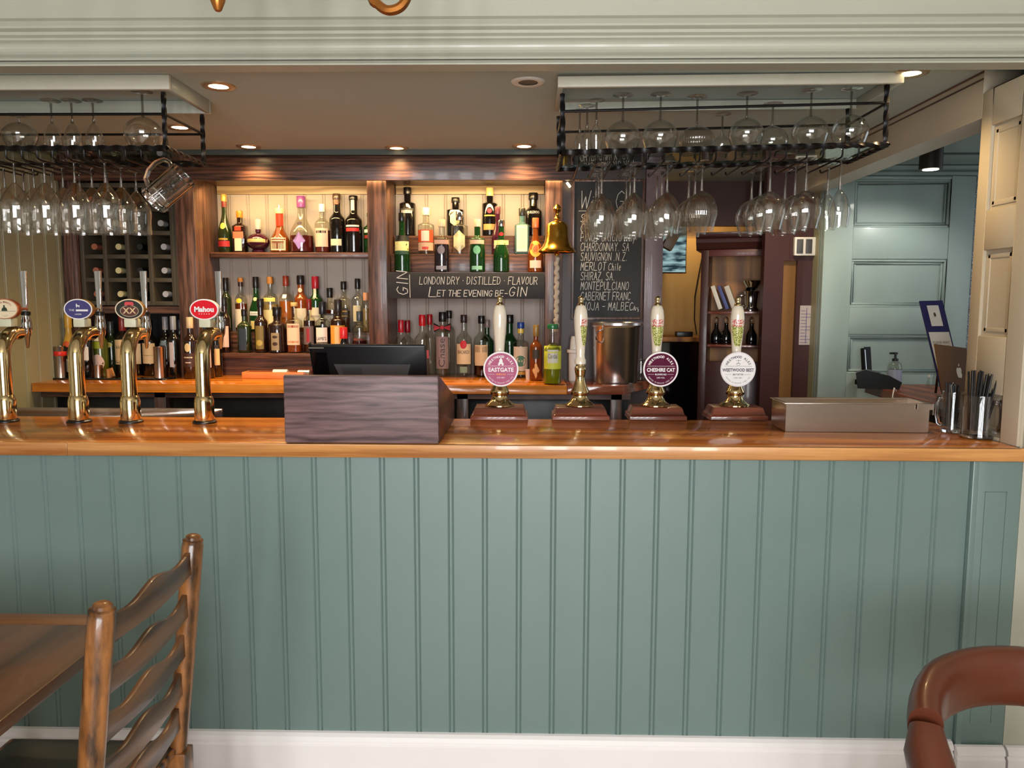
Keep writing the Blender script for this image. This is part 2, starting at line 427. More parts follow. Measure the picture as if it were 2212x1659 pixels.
# ------------------------------------------------------------------ room shell
def tg(mb, a0, a1, z0, z1, d, pitch, axis='x', sgn=-1, dep=.005, first=None, g=.009):
    """tongue and groove boards with a bead at each joint; the face looks along -y (axis x) or +x (axis y, sgn 1)"""
    pr = [(a0, 0)]; a = first if first is not None else a0 + pitch
    while a < a1 - g:
        if a > a0 + g: pr += [(a - g, 0), (a - g*.62, dep), (a - g*.3, dep*.2), (a + g*.3, dep*.2), (a + g*.62, dep), (a + g, 0)]
        a += pitch
    pr.append((a1, 0)); vs = []; fs = []
    for zz in (z0, z1):
        for p, q in pr:
            vs.append((p, d - sgn*q, zz) if axis == 'x' else (d - sgn*q, p, zz))
    n = len(pr)
    for i in range(n - 1): fs.append((i, i + 1, n + i + 1, n + i))
    mb.add(vs, fs)
BT = 1.088                                            # bar top
LINT = 2.218
struct(MB().box(-3.2, 3.2, -4.4, 4.0, -.06, 0).build('floor', FLOORM))
struct(MB().box(-3.2, 3.2, -4.4, .03, 2.75, 2.82).build('ceiling', PLAIN))
struct(MB().box(-3.2, 3.2, .071, 4.0, CEIL, CEIL + .06).build('ceiling_bar', CEILM))
struct(MB().box(-3.26, -3.2, -4.4, 4.0, -.06, 2.8).build('wall_side', PLAIN))
struct(MB().box(3.2, 3.26, -4.4, 4.0, -.06, 2.8).build('wall_right', PLAIN))
wb = MB(); xs = [-3.2] + [v for wx in WINX for v in (wx - .15, wx + .15)] + [3.2]
for i in range(0, len(xs), 2): wb.box(xs[i], xs[i + 1], -4.4, -4.3, 0, 2.8)
for wx in WINX: wb.box(wx - .15, wx + .15, -4.4, -4.3, 0, .72); wb.box(wx - .15, wx + .15, -4.4, -4.3, 2.48, 2.8)
struct(wb.build('wall_back', PLAIN))
for i, wx in enumerate(WINX):
    w = MB()
    for a in (-.15, .12): w.box(wx + a, wx + a + .03, -4.24, -4.2, .7, 2.5)
    for z in (.7, 1.56, 2.455): w.box(wx - .12, wx + .12, -4.24, -4.2, z, z + .045)
    struct(w.build('window_%d' % (i + 1), WHITE))
# wall over the opening, with its stepped moulding
struct(MB().box(-3.2, 3.2, .045, .07, LINT + .002, 2.75).build('wall_front', CREAM))
mo = [(.05, 2.372), (.022, 2.352), (.016, 2.336), (.016, 2.330), (.026, 2.326), (.018, 2.320), (.018, 2.311), (.030, 2.306), (.030, 2.300)]
mo += [(.030 - .020*math.sin(k/8*PI)**.8, 2.300 - .050*k/8) for k in range(1, 9)]
mo += [(.030, 2.248), (.014, 2.245), (.010, 2.240), (.012, 2.2365), (.026, 2.2355), (.026, 2.2325), (.010, 2.2315), (.004, 2.227), (.008, 2.2245), (.002, 2.222), (.002, 2.2175), (.07, 2.2175), (.07, 2.372)]
struct(MB().prism([(a, b) for a, b in mo], -3.2, 3.2, 'yz').build('trim_1', CREAM))
struct(MB().box(-2.53, -2.43, .05, 4.0, 0, CEIL).build('wall_backing', OLIVE))
lw = MB(); tg(lw, .072, 1.67, .0, CEIL, -2.426, .105, 'y', 1, .005, .38); struct(lw.build('wall_left', OLIVE))
struct(MB().box(-3.2, -2.43, .045, .105, 0, LINT).build('wall_return', CREAM))
struct(MB().box(-2.43, .66, 2.02, 2.10, 0, CEIL).build('wall_shelves', TAUPE))
# jamb with sunk panels, and the beam that runs on from it
JX = 1.502
struct(MB().box(JX + .01, 3.2, .03, .33, 0, LINT).build('wall_jamb', STONE))
jb = MB()
rows = [(1.10, 1.235), (1.42, 1.70), (1.83, 2.10)]
ys0, ys1 = .115, .27
jb.box(JX, JX + .012, .03, ys0, BT, LINT); jb.box(JX, JX + .012, ys1, .33, BT, LINT)
zz = BT
for a, b in rows:
    jb.box(JX, JX + .012, ys0, ys1, zz, a); zz = b
jb.box(JX, JX + .012, ys0, ys1, zz, LINT)
struct(jb.build('trim_2', STONE, None, .003))
jm = MB()
for a, b in rows:
    for q, t in ((0, .008), (.014, .004)):
        jm.box(JX + .004 + t, JX + .02, ys0 + q, ys0 + q + .014, a + q, b - q); jm.box(JX + .004 + t, JX + .02, ys1 - q - .014, ys1 - q, a + q, b - q)
        jm.box(JX + .004 + t, JX + .02, ys0 + q, ys1 - q, a + q, a + q + .014); jm.box(JX + .004 + t, JX + .02, ys0 + q, ys1 - q, b - q - .014, b - q)
struct(jm.build('trim_3', STONE, None, .002))
struct(MB().box(JX, JX + .12, .33, 2.35, 2.137, CEIL).build('trim_4', STONE))
struct(MB().box(JX - .004, JX, .33, 2.35, CEIL - .028, CEIL - .024).box(JX - .004, JX, .33, 2.35, CEIL - .006, CEIL).build('trim_5', OAKY))

# ------------------------------------------------------------------ bar front and bar top
bf = MB(); tg(bf, -2.43, 1.365, .09, BT - .0415, .03, .1075, 'x', -1, .0042, -2.3895, .010)
bf.box(-2.43, 1.365, .038, .06, .0, BT - .0415)
t = tag(bf.build('bar_panelling', TEAL), 'blue-green tongue-and-groove panelling along the whole front of the bar', 'panelling')
pl = thing('bar_end_pilaster', 'blue-green flat end post of the bar with a sunk panel, behind the leather chair', 'panelling')
MB().box(1.366, 1.385, .012, .06, .1, BT - .04).box(1.385, 1.52, .02, .06, .1, BT - .04).build('post', TEAL, pl, .003)
MB().box(1.41, 1.412, .0195, .021, .2, .95).box(1.475, 1.477, .0195, .021, .2, .95).box(1.41, 1.477, .0195, .021, .948, .95).build('panel_edge', mat('teal_groove', (76, 96, 92), .5), pl)
sk = [(.03, 0), (.006, 0), (.006, .098), (.012, .104), (.012, .110), (.006, .114), (.010, .128), (.02, .136), (.03, .138)]
struct(MB().prism(sk, -2.43, 1.36, 'yz').build('baseboard_bar', WHITE))
struct(MB().prism([(a - .018, b - .006) for a, b in sk], 1.362, 1.512, 'yz').build('baseboard_post', WHITE))
struct(MB().prism([(a - .012, b - .01) for a, b in sk], 1.524, 3.2, 'yz').build('baseboard_right', WHITE))
struct(MB().box(1.52, 3.2, .02, .03, .12, LINT).build('wall_pier', CREAM))
top = thing('bar_worktop', 'long varnished orange-brown oak bar top with a square lip', 'bar top')
MB().box(-2.43, 1.5, .016, .548, BT - .040, BT).build('slab', BARTOP, top, .002)
MB().box(-2.43, -1.432, 0, .0158, BT - .041, BT).build('front_lip', BARLIP, top, .002)
MB().box(-1.4312, 1.5, 0, .0158, BT - .041, BT).box(1.5, 1.66, 0, .0118, BT - .041, BT).build('front_lip', BARLIP, top, .002)
us = tag(MB().box(-2.43, 1.36, .06, .5, 0.02, BT - .041).build('bar_carcass', DARK), 'dark carcass of the bar under its oak top', 'bar counter')
# steel glasswash shelf behind the bar
st = thing('sink_unit', 'low steel sink unit just behind the beer taps', 'sink')
zs = Zp(886, .80) - .012
MB().box(X(-80, .62), X(432, .62), .555, .80, zs - .03, zs - .024).build('basin', STEEL, st)
m = MB(); a, b = X(-80, .62), X(432, .62)
m.box(a, b, .79, .805, zs - .03, zs + .012).box(a, b, .551, .558, zs - .03, zs + .002).box(b - .012, b, .558, .79, zs - .03, zs + .008).box((a + b)/2 - .1, (a + b)/2 - .088, .558, .79, zs - .03, zs)
m.build('rim', STEEL, st, .002)
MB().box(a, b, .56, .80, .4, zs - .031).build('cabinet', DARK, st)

# ------------------------------------------------------------------ back bar: counter, shelving, wine rack
BC = 1.13
bc = thing('back_counter', 'orange varnished back counter under the spirit shelves, cut off at an angle on the right', 'counter')
fx = X(1348, 1.36, 838)
sx_ = X(1225, 1.36, 835)
rx, ry = atz(1424, 815, BC).x, 1.80
MB().prism([(-2.425, 1.36), (sx_, 1.36), (sx_, 2.0), (-2.425, 2.0)], BC - .042, BC, 'xy').build('slab', BACKTOP, bc, .003)
MB().prism([(sx_ + .001, 1.36), (fx, 1.36), (rx, ry), (rx, 2.0), (sx_ + .001, 2.0)], BC - .042, BC, 'xy').build('end_slab', REDTOP, bc, .003)['label'] = 'darker red-brown end of the counter'
fr = thing('back_cupboard', 'dark cupboard carcass under the orange back counter', 'cupboard')
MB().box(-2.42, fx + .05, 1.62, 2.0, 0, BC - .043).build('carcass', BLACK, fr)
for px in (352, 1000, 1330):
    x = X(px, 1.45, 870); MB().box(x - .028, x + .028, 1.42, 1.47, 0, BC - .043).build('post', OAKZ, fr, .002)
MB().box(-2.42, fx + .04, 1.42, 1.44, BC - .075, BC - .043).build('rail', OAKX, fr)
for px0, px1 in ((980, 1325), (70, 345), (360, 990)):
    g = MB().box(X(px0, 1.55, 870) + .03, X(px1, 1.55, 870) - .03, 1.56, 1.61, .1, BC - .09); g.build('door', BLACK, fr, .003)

sh = thing('back_bar_shelving', 'dark stained oak shelving with a deep cornice across the back of the bar', 'shelving')
YF, YP = 1.675, 1.99
EDGE = [(128, 171), (378, 419), (793, 834), (1178, 1215)]
UP = [(X(a, YF, 450), X(b, YF, 450)) for a, b in EDGE]
_p = [X(p, 1.70, 535) for p in (201, 348)]; _h = (_p[1] - _p[0])/6 + .013
UP[0] = (-2.424, min(UP[0][1], _p[0] - _h))
xr = X(1240, 1.64, 360)
MB().box(-2.424, xr, 1.635, 1.655, 2.142, 2.263).build('cornice', OAKX, sh, .003)
MB().box(-2.424, xr, 1.656, YP, 2.166, 2.18).build('canopy', OAKX, sh)
struct(MB().box(-2.424, 3.2, 1.61, 1.634, 2.264, CEIL).build('trim_6', mat('slate_paint', (74, 82, 78), .6)))
for a, b in UP:
    MB().box(a, b, YF, YF + .03, BC, 2.165).build('upright', OAKZ, sh, .002)
    MB().box(a + .004, b - .004, YF + .031, YP, BC, 2.165).build('side_panel', OAKZ, sh)
BAYS = [(UP[1][1], UP[2][0]), (UP[2][1], UP[3][0])]
for k, (a, b) in enumerate(BAYS):
    bp = MB(); tg(bp, a - .003, b + .003, BC, 2.12, YP, .1065, 'x', -1, .004, a + .06, .010); bp.build('back_panel', TAUPE, sh)
    MB().box(a, b, YP - .012, YP + .002, 2.121, 2.166).build('header_board', wood('pale_header', (150, 124, 88), (196, 170, 128), 'x', 30, 1.5, .5), sh, .002)
ZT = Zp(545, 1.856, 620)
YS = 1.856
MB().box(BAYS[0][0], BAYS[0][1], YS, YP, ZT - .027, ZT).build('shelf', OAKX, sh, .002)
ZL = Zp(763, 1.79, 560)
MB().box(BAYS[0][0], BAYS[0][1], 1.79, YP, ZL - .026, ZL).build('shelf', OAKX, sh, .002)
ZR = ZL + .11
MB().box(BAYS[0][0], BAYS[0][1], 1.885, YP, ZL, ZR).build('step', OAKX, sh, .002)
MB().box(BAYS[0][0], BAYS[0][1], 1.82, YP, BC, ZL - .027).build('plinth', OAKX, sh)
Z1, Z2, Z3 = Zp(588, 1.70, 900), Zp(549, 1.80, 900), Zp(509, 1.90, 900)
MB().box(BAYS[1][0], BAYS[1][1], 1.695, 1.80, Z1 - .02, Z1).build('shelf', OAKX, sh)
MB().box(BAYS[1][0], BAYS[1][1], 1.80, 1.90, Z1 - .02, Z2).build('step', OAKX, sh, .002)
MB().box(BAYS[1][0], BAYS[1][1], 1.90, YP, Z1 - .02, Z3).build('step', OAKX, sh, .002)
gx0, gx1 = BAYS[1][0] - .002, BAYS[1][1] + .002
MB().box(UP[0][1], UP[1][0], YF + .01, YP, Zp(677, YF, 270), Zp(662, YF, 270)).build('shelf', OAKX, sh)
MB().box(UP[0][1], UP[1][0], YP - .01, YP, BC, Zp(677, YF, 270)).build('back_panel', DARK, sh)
led = thing('led_strip', 'warm glowing light strip tucked up under the oak cornice', 'light')
MB().tube([(-1.8, 1.664, 2.159), (.19, 1.664, 2.159)], .003, 6).build('strip', mat('led_glow', (255, 196, 110), .5, emis=9), led)
MB().tube([(.195, 1.664, 2.135), (.212, 1.664, 2.112)], .006, 8).build('end_lamp', mat('led_end', (255, 226, 170), .5, emis=14), led)
MB().box(.186, .20, 1.660, 1.668, 2.135, 2.165).build('bracket', BLACK, led)
# GIN board
gb = thing('gin_chalkboard', 'long chalkboard sign lettered GIN under the stepped gin bottles', 'chalkboard')
zb0, zb1 = Zp(645, 1.665, 1000), Zp(589, 1.665, 1000)
MB().box(gx0 + .006, gx1 - .004, 1.665, 1.683, zb0, zb1).build('board', BOARD, gb, .001)
ppm = 1661/3.99
def lp(px, py, Y=1.662): p = at(px, py, Y); return p.x, p.z
m = MB()
def chalk_fit(mb, s, px0, px1, py, hpx, Y, **kw):
    x0, z0 = lp(px0, py, Y); x1, _ = lp(px1, py, Y); h = hpx/1661*(Y + 2.33)
    probe = MB(); st = random.getstate(); e = chalk(probe, s, 0, 0, h, Y, **kw); random.setstate(st)
    k = (x1 - x0)/(e - kw.get('gap', .2)*h)
    tmp = MB(); chalk(tmp, s, 0, 0, h, Y, **kw)
    mb.add([(x0 + a*k, b, z0 + c) for a, b, c in tmp.v], tmp.f)
chalk_fit(m, 'LONDON DRY * DISTILLED * FLAVOUR', 906, 1160, 614, 16, 1.664)
chalk_fit(m, 'L', 926, 942, 641, 21, 1.664); chalk_fit(m, 'ET THE EVENING BE-', 944, 1096, 640, 13, 1.664); chalk_fit(m, 'GIN', 1099, 1136, 640, 20, 1.664)
x, z = lp(881, 637, 1.664); chalk(m, 'GIN', x, z, .058, 1.664, .62, .3, .1, .0018, True)
x, z = lp(886, 643, 1.664); m.tube([(x, 1.664, z), (x - .002, 1.664, z + .118)], .0016, 4)
m.build('lettering', CHALK, gb)

# wine rack with lying bottles
UPR = UP[0][1] + .001; UPL = UP[1][0] - .001
wr = thing('wine_rack', 'olive pigeonhole wine rack in the left bay of the shelving', 'wine rack')
YW = 1.70
cx_ = [X(p, YW, 535) for p in (201, 250, 299, 348)]
cz_ = [Zp(p, YW, 270) for p in (426, 476.5, 527.5, 579, 630)]
cw = (cx_[3] - cx_[0])/3; ch_ = (cz_[0] - cz_[4])/4
g = MB()
for i in range(5):
    x = cx_[0] + (i - .5)*cw; g.box(x - .011, x + .011, YW, YW + .27, cz_[4] - ch_/2 - .011, cz_[0] + ch_/2 + .011)
for i in range(6):
    z = cz_[4] + (i - .5)*ch_
    for k in range(4):
        x = cx_[k]; g.box(x - cw/2 + .011, x + cw/2 - .011, YW + .001, YW + .27, z - .011, z + .011)
RACKM = mat('olive_rack', (80, 71, 55), .55)
g.build('grid', RACKM, wr, .001)
MB().box(UPR, cx_[0] - cw/2 - .0112, YW + .004, YW + .03, cz_[4] - ch_/2 - .011, 2.14).box(cx_[3] + cw/2 + .0112, UPL, YW + .004, YW + .03, cz_[4] - ch_/2 - .011, 2.14).box(cx_[0] - cw/2 - .011, cx_[3] + cw/2 + .011, YW + .004, YW + .03, cz_[0] + ch_/2 + .0112, 2.14).build('frame', RACKM, wr)
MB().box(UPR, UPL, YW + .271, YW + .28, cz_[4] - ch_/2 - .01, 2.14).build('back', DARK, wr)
capcol = [('copper', (176, 104, 78)), ('cream', (226, 214, 160)), ('black', (20, 18, 20)), ('silver', (190, 190, 196))]
offs = [[.0, .0, 0, .0], [-.0, .0, .0, .0], [.004, .014, .005, .014], [.006, .006, .0, .012], [.004, .012, .0, .012]]
ordn = ['top', 'second', 'third', 'fourth', 'bottom']
for c in range(4):
    pf = [(.016, 0), (.0165, .03), (.0145, .06), (.0145, .09), (.037, .15), (.037, .255)]
    proto = None
    for r_ in range(5):
        loc = (cx_[c] + offs[r_][c]*.8, YW + .006, cz_[r_] - ch_/2 + .011 + .0375)
        lb = '%s-capped wine bottle lying in the %s row of the wine rack' % (capcol[c][0], ordn[r_])
        if proto is None:
            proto = thing('rack_wine_bottle', lb, 'wine bottle', loc, (0, 0, 0), 'bottles lying in the wine rack')
            M = R(-PI/2, 'X')
            MB().lathe(pf[2:], 16, M).build('body', TINT['wine'], proto)
            MB().lathe(pf[:3], 16, M).build('capsule', capm(capcol[c][1]), proto)
        else: dup(proto, loc, lb)

# ------------------------------------------------------------------ bottles
STY = {'spirit': (.60, .74, .36), 'wine': (.60, .75, .38), 'champ': (.40, .76, .34), 'slope': (.30, .74, .36), 'squat': (.60, .70, .42), 'square': (.62, .72, .40),
       'tall': (.68, .80, .42), 'cognac': (.30, .70, .32), 'bell': (.24, .62, .36), 'gin': (.62, .70, .38), 'apoth': (.66, .72, .42), 'round': (.56, .70, .45)}
def bottle(px, top, w, Y, Z, style, tint, label, cap, capf=.14, sq=0, labs=(), liq=None, neck=None, pour=0, group=None, name='spirit_bottle', cat='bottle', depth=1.0, capw=1.12, extra=None):
    p = at(px, top, Y); Z += .0008; h = p.z - Z; r = w*(Y + 2.33)/2/1661
    if style == 'orb':
        pr = [(r*.55, 0), (r*.6, .012)] + [(r*math.sin(a), .012 + r*.95*(1 - math.cos(a))*.82) for a in [PI*(.16 + .8*k/14) for k in range(15)]]
        zt = pr[-1][1]; pr += [(r*.24, zt + .004), (r*.24, h)]; rn = r*.24; nb = zt + .004
    else:
        b_, n_, q = STY[style]; rn = max(r*q, .0125); nb = h*n_
        pr = [(r*.86, 0), (r, .006), (r, h*b_*.5), (r, h*b_)]
        for k in range(1, 10):
            t_ = k/9; pr.append((rn + (r - rn)*(.5 + .5*math.cos(PI*t_))**(1.0 if style != 'slope' else 1.15), h*(b_ + (n_ - b_)*t_)))
        pr += [(rn, h*.97), (rn, h*.99)]
    p_ = sq or 2
    def sec(t_, rr):
        k = 1 if rr < rn*1.25 else 0
        e = 2 if k else p_
        c, s_ = math.cos(t_), math.sin(t_); d = (abs(c)**e + abs(s_)**e)**(-1/e)
        return rr*c*d, rr*s_*d*(1 if k else depth)
    def rad(z):
        for (r0, z0), (r1, z1) in zip(pr, pr[1:]):
            if z0 <= z <= z1: return r0 + (r1 - r0)*((z - z0)/max(z1 - z0, 1e-6))
        return pr[-1][0]
    def wrap(x, z, off):
        rr = rad(z); e = 2 if rr < rn*1.25 else p_; q = min(abs(x)/rr, .97)
        return (x, -rr*(1 if rr < rn*1.25 else depth)*(1 - q**e)**(1/e) - off, z)
    t = thing(name, label, cat, (p.x, Y, Z), (0, 0, 0), group)
    n = 24 if w > 26 else 18
    MB().lathe(pr, n, None, sec).build('body', TINT[tint], t)
    if liq:
        lc, lv = liq; q = [(max(a - .0022, .003), max(b, .004)) for a, b in pr if b < h*lv] + [(max(rad(h*lv) - .0022, .003), h*lv)]
        MB().lathe(q, n, None, sec).build('liquid', liquid('%d_%d_%d' % lc, lc), t)
    cr = rn*capw + .0012; c0 = h*(1 - capf)
    if cap is not None:
        MB().lathe([(cr*.96, c0), (cr, c0 + .003), (cr, h - .003), (cr*.93, h)], 16).build('cap', capm(cap) if not isinstance(cap, str) else {'cork': PINE, 'silver': CHROME}[cap], t)
    if pour: MB().tube([(0, 0, h), (0, 0, h + pour*.4), (-.004, 0, h + pour)], [.004, .003, .002], 8).build('pourer', CHROME, t)
    if neck:
        z0, z1, nc = neck; q = [(rad(h*z0) + .001, h*z0)] + [(a + .001, b) for a, b in pr if h*z0 < b < h*z1] + [(rad(h*z1) + .001, h*z1)]
        MB().lathe(q, n, None, sec, False, False).build('neck_foil', capm(nc), t)
    for L in labs:
        z0, z1, wf, c = L[:4]; shape = L[4] if len(L) > 4 else 'rect'; tx = L[5] if len(L) > 5 else None
        zc, hh = h*(z0 + z1)/2, h*(z1 - z0)/2; ww = r*wf*.96
        m = MB()
        if shape == 'rect':
            nx, nz = 10, 4; vs = []
            for j in range(nz + 1):
                for i in range(nx + 1): vs.append(wrap(-ww + 2*ww*i/nx, zc - hh + 2*hh*j/nz, .0009))
            m.add(vs, [(j*(nx + 1) + i, j*(nx + 1) + i + 1, (j + 1)*(nx + 1) + i + 1, (j + 1)*(nx + 1) + i) for j in range(nz) for i in range(nx)], True)
        else:
            K = {'disc': 24, 'diamond': 4, 'hex': 6}[shape]; a0 = PI/2
            vs = [wrap(0, zc, .0012)]
            for q in (.5, 1):
                for i in range(K): vs.append(wrap(ww*q*math.cos(a0 + 2*PI*i/K), zc + hh*q*math.sin(a0 + 2*PI*i/K), .0012))
            m.add(vs, [(0, 1 + i, 1 + (i + 1) % K) for i in range(K)] + [(1 + i, 1 + K + i, 1 + K + (i + 1) % K, 1 + (i + 1) % K) for i in range(K)], True)
        lo = m.build('label', paper(c), t, fixn=False)
        if tx:
            s_, tc, th = tx[:3]; vert = len(tx) > 3
            vs, fs = glyphs(s_, 1); wd_ = max(a for a, b in vs) - min(a for a, b in vs); ht = max(b for a, b in vs) - min(b for a, b in vs)
            mm = MB()
            if vert: k = hh*1.8/wd_; kk = min(ww*1.5*th, k*1.6); mm.add([wrap(-b*kk, zc + a*k, .0024) for a, b in vs], fs)
            else: k = ww*1.7/wd_; kz = hh*2*th/ht; mm.add([wrap(a*k, zc + b*kz, .0024) for a, b in vs], fs)
            mm.build('lettering', paper(tc), lo, fixn=False)
    if extra: extra(t, h, r, rad, wrap)
    return t
CR = (226, 212, 184); WH = (232, 228, 220); BK = (18, 16, 18); RD = (186, 34, 36); GD = (196, 154, 60); PK = (222, 186, 170)
G1 = 'spirits on the top left shelf'; Y1 = 1.922
bottle(483, 420, 29, Y1, ZT, 'cognac', 'dkgreen', 'tall dark green cognac bottle with gold seal at the left end of the top shelf', (190, 160, 70), .12, neck=(.78, .9, (120, 40, 30)), group=G1,
       labs=[(.40, .51, .42, (226, 206, 90), 'disc'), (.10, .20, .9, (176, 34, 40)), (.215, .245, .7, GD)])
bottle(517, 456, 29, Y1, ZT, 'square', 'brown', 'squarish orange-liqueur bottle with orange cap and slanted cream label', (232, 120, 24), .16, sq=5, depth=.9, group=G1,
       labs=[(.04, .34, .55, CR), (.34, .50, .80, (214, 120, 86)), (.52, .62, .5, (196, 60, 30))])
bottle(557, 474, 48, Y1, ZT, 'orb', 'purple', 'squat round dark berry liqueur bottle with a gold band', (190, 186, 180), .30, group=G1, labs=[(.30, .40, .96, (176, 164, 110))])
bottle(603, 450, 41, Y1, ZT, 'bell', 'amber', 'bell-shaped orange-red liqueur bottle with ribbon, pourer and brown label', (204, 190, 150), .12, pour=.022, neck=(.60, .87, (196, 52, 24)), group=G1, liq=((150, 60, 16), .5),
       labs=[(.05, .33, .80, CR), (.075, .305, .70, (104, 60, 40)), (.36, .56, .2, (206, 60, 40))])
bottle(650, 424, 50, Y1, ZT, 'cognac', 'clear', 'clear round brandy bottle with purple cap and purple diamond print', (126, 62, 128), .20, group=G1, liq=((110, 30, 34), .30),
       labs=[(.05, .36, .55, (150, 120, 190), 'diamond'), (.48, .54, .22, (40, 20, 50), 'disc')])
bottle(695, 441, 31, Y1, ZT, 'spirit', 'clear', 'clear bottle with glass stopper, pink label and black strip', (206, 206, 200), .16, group=G1, liq=((150, 60, 50), .46),
       labs=[(.12, .50, .92, PK), (.40, .45, .72, BK)])
bottle(727, 419, 33, Y1, ZT, 'round', 'black', 'tallest black sherry bottle with a small cream label low down', (70, 50, 40), .10, group=G1, labs=[(.12, .23, .72, CR), (.82, .95, .3, (190, 90, 70))], neck=(.84, .9, (90, 70, 50)))
bottle(763, 423, 36, Y1, ZT, 'round', 'black', 'black port bottle with red and white lettering beside the oak upright', (16, 14, 14), .08, group=G1,
       labs=[(.37, .43, .8, (190, 40, 40)), (.45, .48, .8, WH), (.74, .92, .2, CR)])
bottle(798, 460, 26, Y1 + .01, ZT, 'spirit', 'green', 'green bottle half hidden by the oak upright on the top shelf', (40, 90, 40), .1, group=G1, labs=[(.5, .58, .8, WH), (.36, .44, .8, (140, 40, 40))])
G2 = 'spirits on the raised back step of the lower left shelf'; Y2 = 1.938
bottle(487, 600, 22, Y2, ZR, 'spirit', 'dkgreen', 'dark whisky bottle with black neck at the left end of the back step', BK, .24, group=G2)
bottle(519, 600, 26, Y2, ZR, 'spirit', 'clear', 'whisky bottle with yellow seal and cream label behind the red oval badge tap', 'cork', .08, group=G2, liq=((150, 66, 24), .52), neck=(.84, .92, (44, 24, 20)),
       labs=[(.08, .42, .85, CR), (.53, .62, .5, (232, 206, 60), 'disc')])
bottle(552, 598, 30, Y2, ZR, 'slope', 'green', 'triangular green single-malt bottle with black cap', BK, .20, group=G2, sq=3, labs=[(.56, .63, .3, (206, 206, 150), 'disc'), (.30, .37, .7, WH, 'rect', ('Glenfiddich', (40, 60, 40), .6)), (.05, .2, .6, (210, 190, 120))])
bottle(583, 598, 32, Y2, ZR, 'spirit', 'clear', 'clear malt bottle with cork, yellow shoulder band and cream tapering label', 'cork', .13, group=G2, liq=((214, 186, 120), .5), labs=[(.08, .40, .8, (226, 206, 150)), (.55, .62, .85, (222, 206, 110))])
bottle(617, 596, 30, Y2, ZR, 'spirit', 'clear', 'amber honey whisky bottle with brown cap and white ribbon mark', (122, 44, 24), .18, group=G2, liq=((222, 130, 30), .55), labs=[(.26, .34, .4, (150, 80, 24)), (.60, .67, .3, WH)])
bottle(649, 595, 31, Y2, ZR, 'round', 'amber', 'amber brandy bottle with black cap and cream neck tag', BK, .16, group=G2, liq=((176, 80, 30), .7), labs=[(.08, .42, .85, CR), (.70, .78, .3, CR, 'disc')])
bottle(681, 597, 30, Y2, ZR, 'round', 'green', 'green Irish whiskey bottle with red neck and cream label', (150, 22, 40), .22, group=G2, labs=[(.12, .44, .82, CR, 'rect', ('JAMESON', (90, 60, 30), .16)), (.62, .80, .2, CR)])
bottle(712, 622, 28, Y2, ZR, 'square', 'clear', 'square whiskey bottle with black label and black cap', BK, .22, sq=5, group=G2, liq=((96, 40, 18), .5), labs=[(.02, .42, .95, (48, 48, 50)), (.12, .30, .5, (126, 126, 124), 'disc'), (.30, .38, .7, (150, 150, 148))])
bottle(742, 608, 26, Y2, ZR, 'square', 'clear', 'square scotch bottle with slanted black label and black cap', BK, .16, sq=5, group=G2, liq=((110, 54, 30), .42), labs=[(.28, .48, .92, (44, 36, 28)), (.40, .425, .8, GD), (.31, .325, .8, GD)])
bottle(772, 602, 27, Y2, ZR, 'spirit', 'clear', 'cut-glass vodka bottle with tall black stopper', BK, .19, group=G2, labs=[(.2, .5, .6, (206, 196, 160))])
bottle(790, 632, 14, Y2 - .03, ZR, 'tall', 'clear', 'slim pale bottle tight against the oak upright', (206, 150, 110), .2, group=G2, liq=((206, 186, 140), .6))
G3 = 'spirits along the front of the lower left shelf'; Y3 = 1.836
bottle(484, 642, 23, Y3, ZL, 'spirit', 'brown', 'brown bottle with pink label behind the red oval badge tap', BK, .16, group=G3, labs=[(.10, .48, .88, PK)])
bottle(527, 668, 28, Y3, ZL, 'spirit', 'dkgreen', 'dark green square herbal liqueur bottle with pourer', BK, .16, sq=4, pour=.04, group=G3, labs=[(.06, .56, .6, (40, 52, 66))])  # slate-blue patch is the blue shine on the glass, painted on
bottle(562, 645, 28, Y3, ZL, 'round', 'brown', 'brown liqueur bottle with gold printed figure-of-eight label', BK, .16, group=G3, labs=[(.07, .50, .66, (120, 104, 50)), (.13, .24, .5, (176, 156, 70), 'disc')])
bottle(598, 663, 39, Y3, ZL, 'squat', 'brown', 'broad brown coffee liqueur bottle with patchy cream label', BK, .2, group=G3, labs=[(.06, .44, .46, (150, 136, 104)), (.16, .24, .3, (60, 40, 24), 'disc'), (.32, .38, .3, (60, 40, 24), 'disc')])
bottle(635, 653, 31, Y3, ZL, 'square', 'clear', 'spiced rum bottle with pourer and pink-cream picture label', (206, 176, 110), .08, pour=.06, sq=3, group=G3, liq=((196, 96, 40), .16), labs=[(.16, .58, .92, (232, 206, 176)), (.20, .24, .8, (196, 120, 70)), (.50, .55, .8, (150, 70, 50))])
bottle(667, 646, 25, Y3, ZL, 'spirit', 'clear', 'dark rum bottle with red-brown neck beside the white label rum', (110, 24, 24), .2, group=G3, liq=((60, 24, 16), .6), labs=[(.16, .50, .9, (110, 96, 96)), (.20, .46, .3, (150, 40, 50))])
bottle(696, 652, 31, Y3, ZL, 'squat', 'clear', 'navy rum bottle with black neck and large white label', (24, 24, 34), .24, group=G3, liq=((50, 20, 14), .5), labs=[(.06, .50, .80, WH, 'rect', ("LAMB'S", (20, 18, 20), .16)), (.06, .22, .8, (70, 62, 62)), (.09, .15, .6, WH)])
bottle(730, 647, 34, Y3, ZL, 'squat', 'brown', 'rum bottle with broad orange and cream label behind the till', (40, 34, 36), .24, pour=.03, group=G3, labs=[(.06, .52, .95, (222, 154, 60)), (.08, .50, .3, (232, 196, 140))])
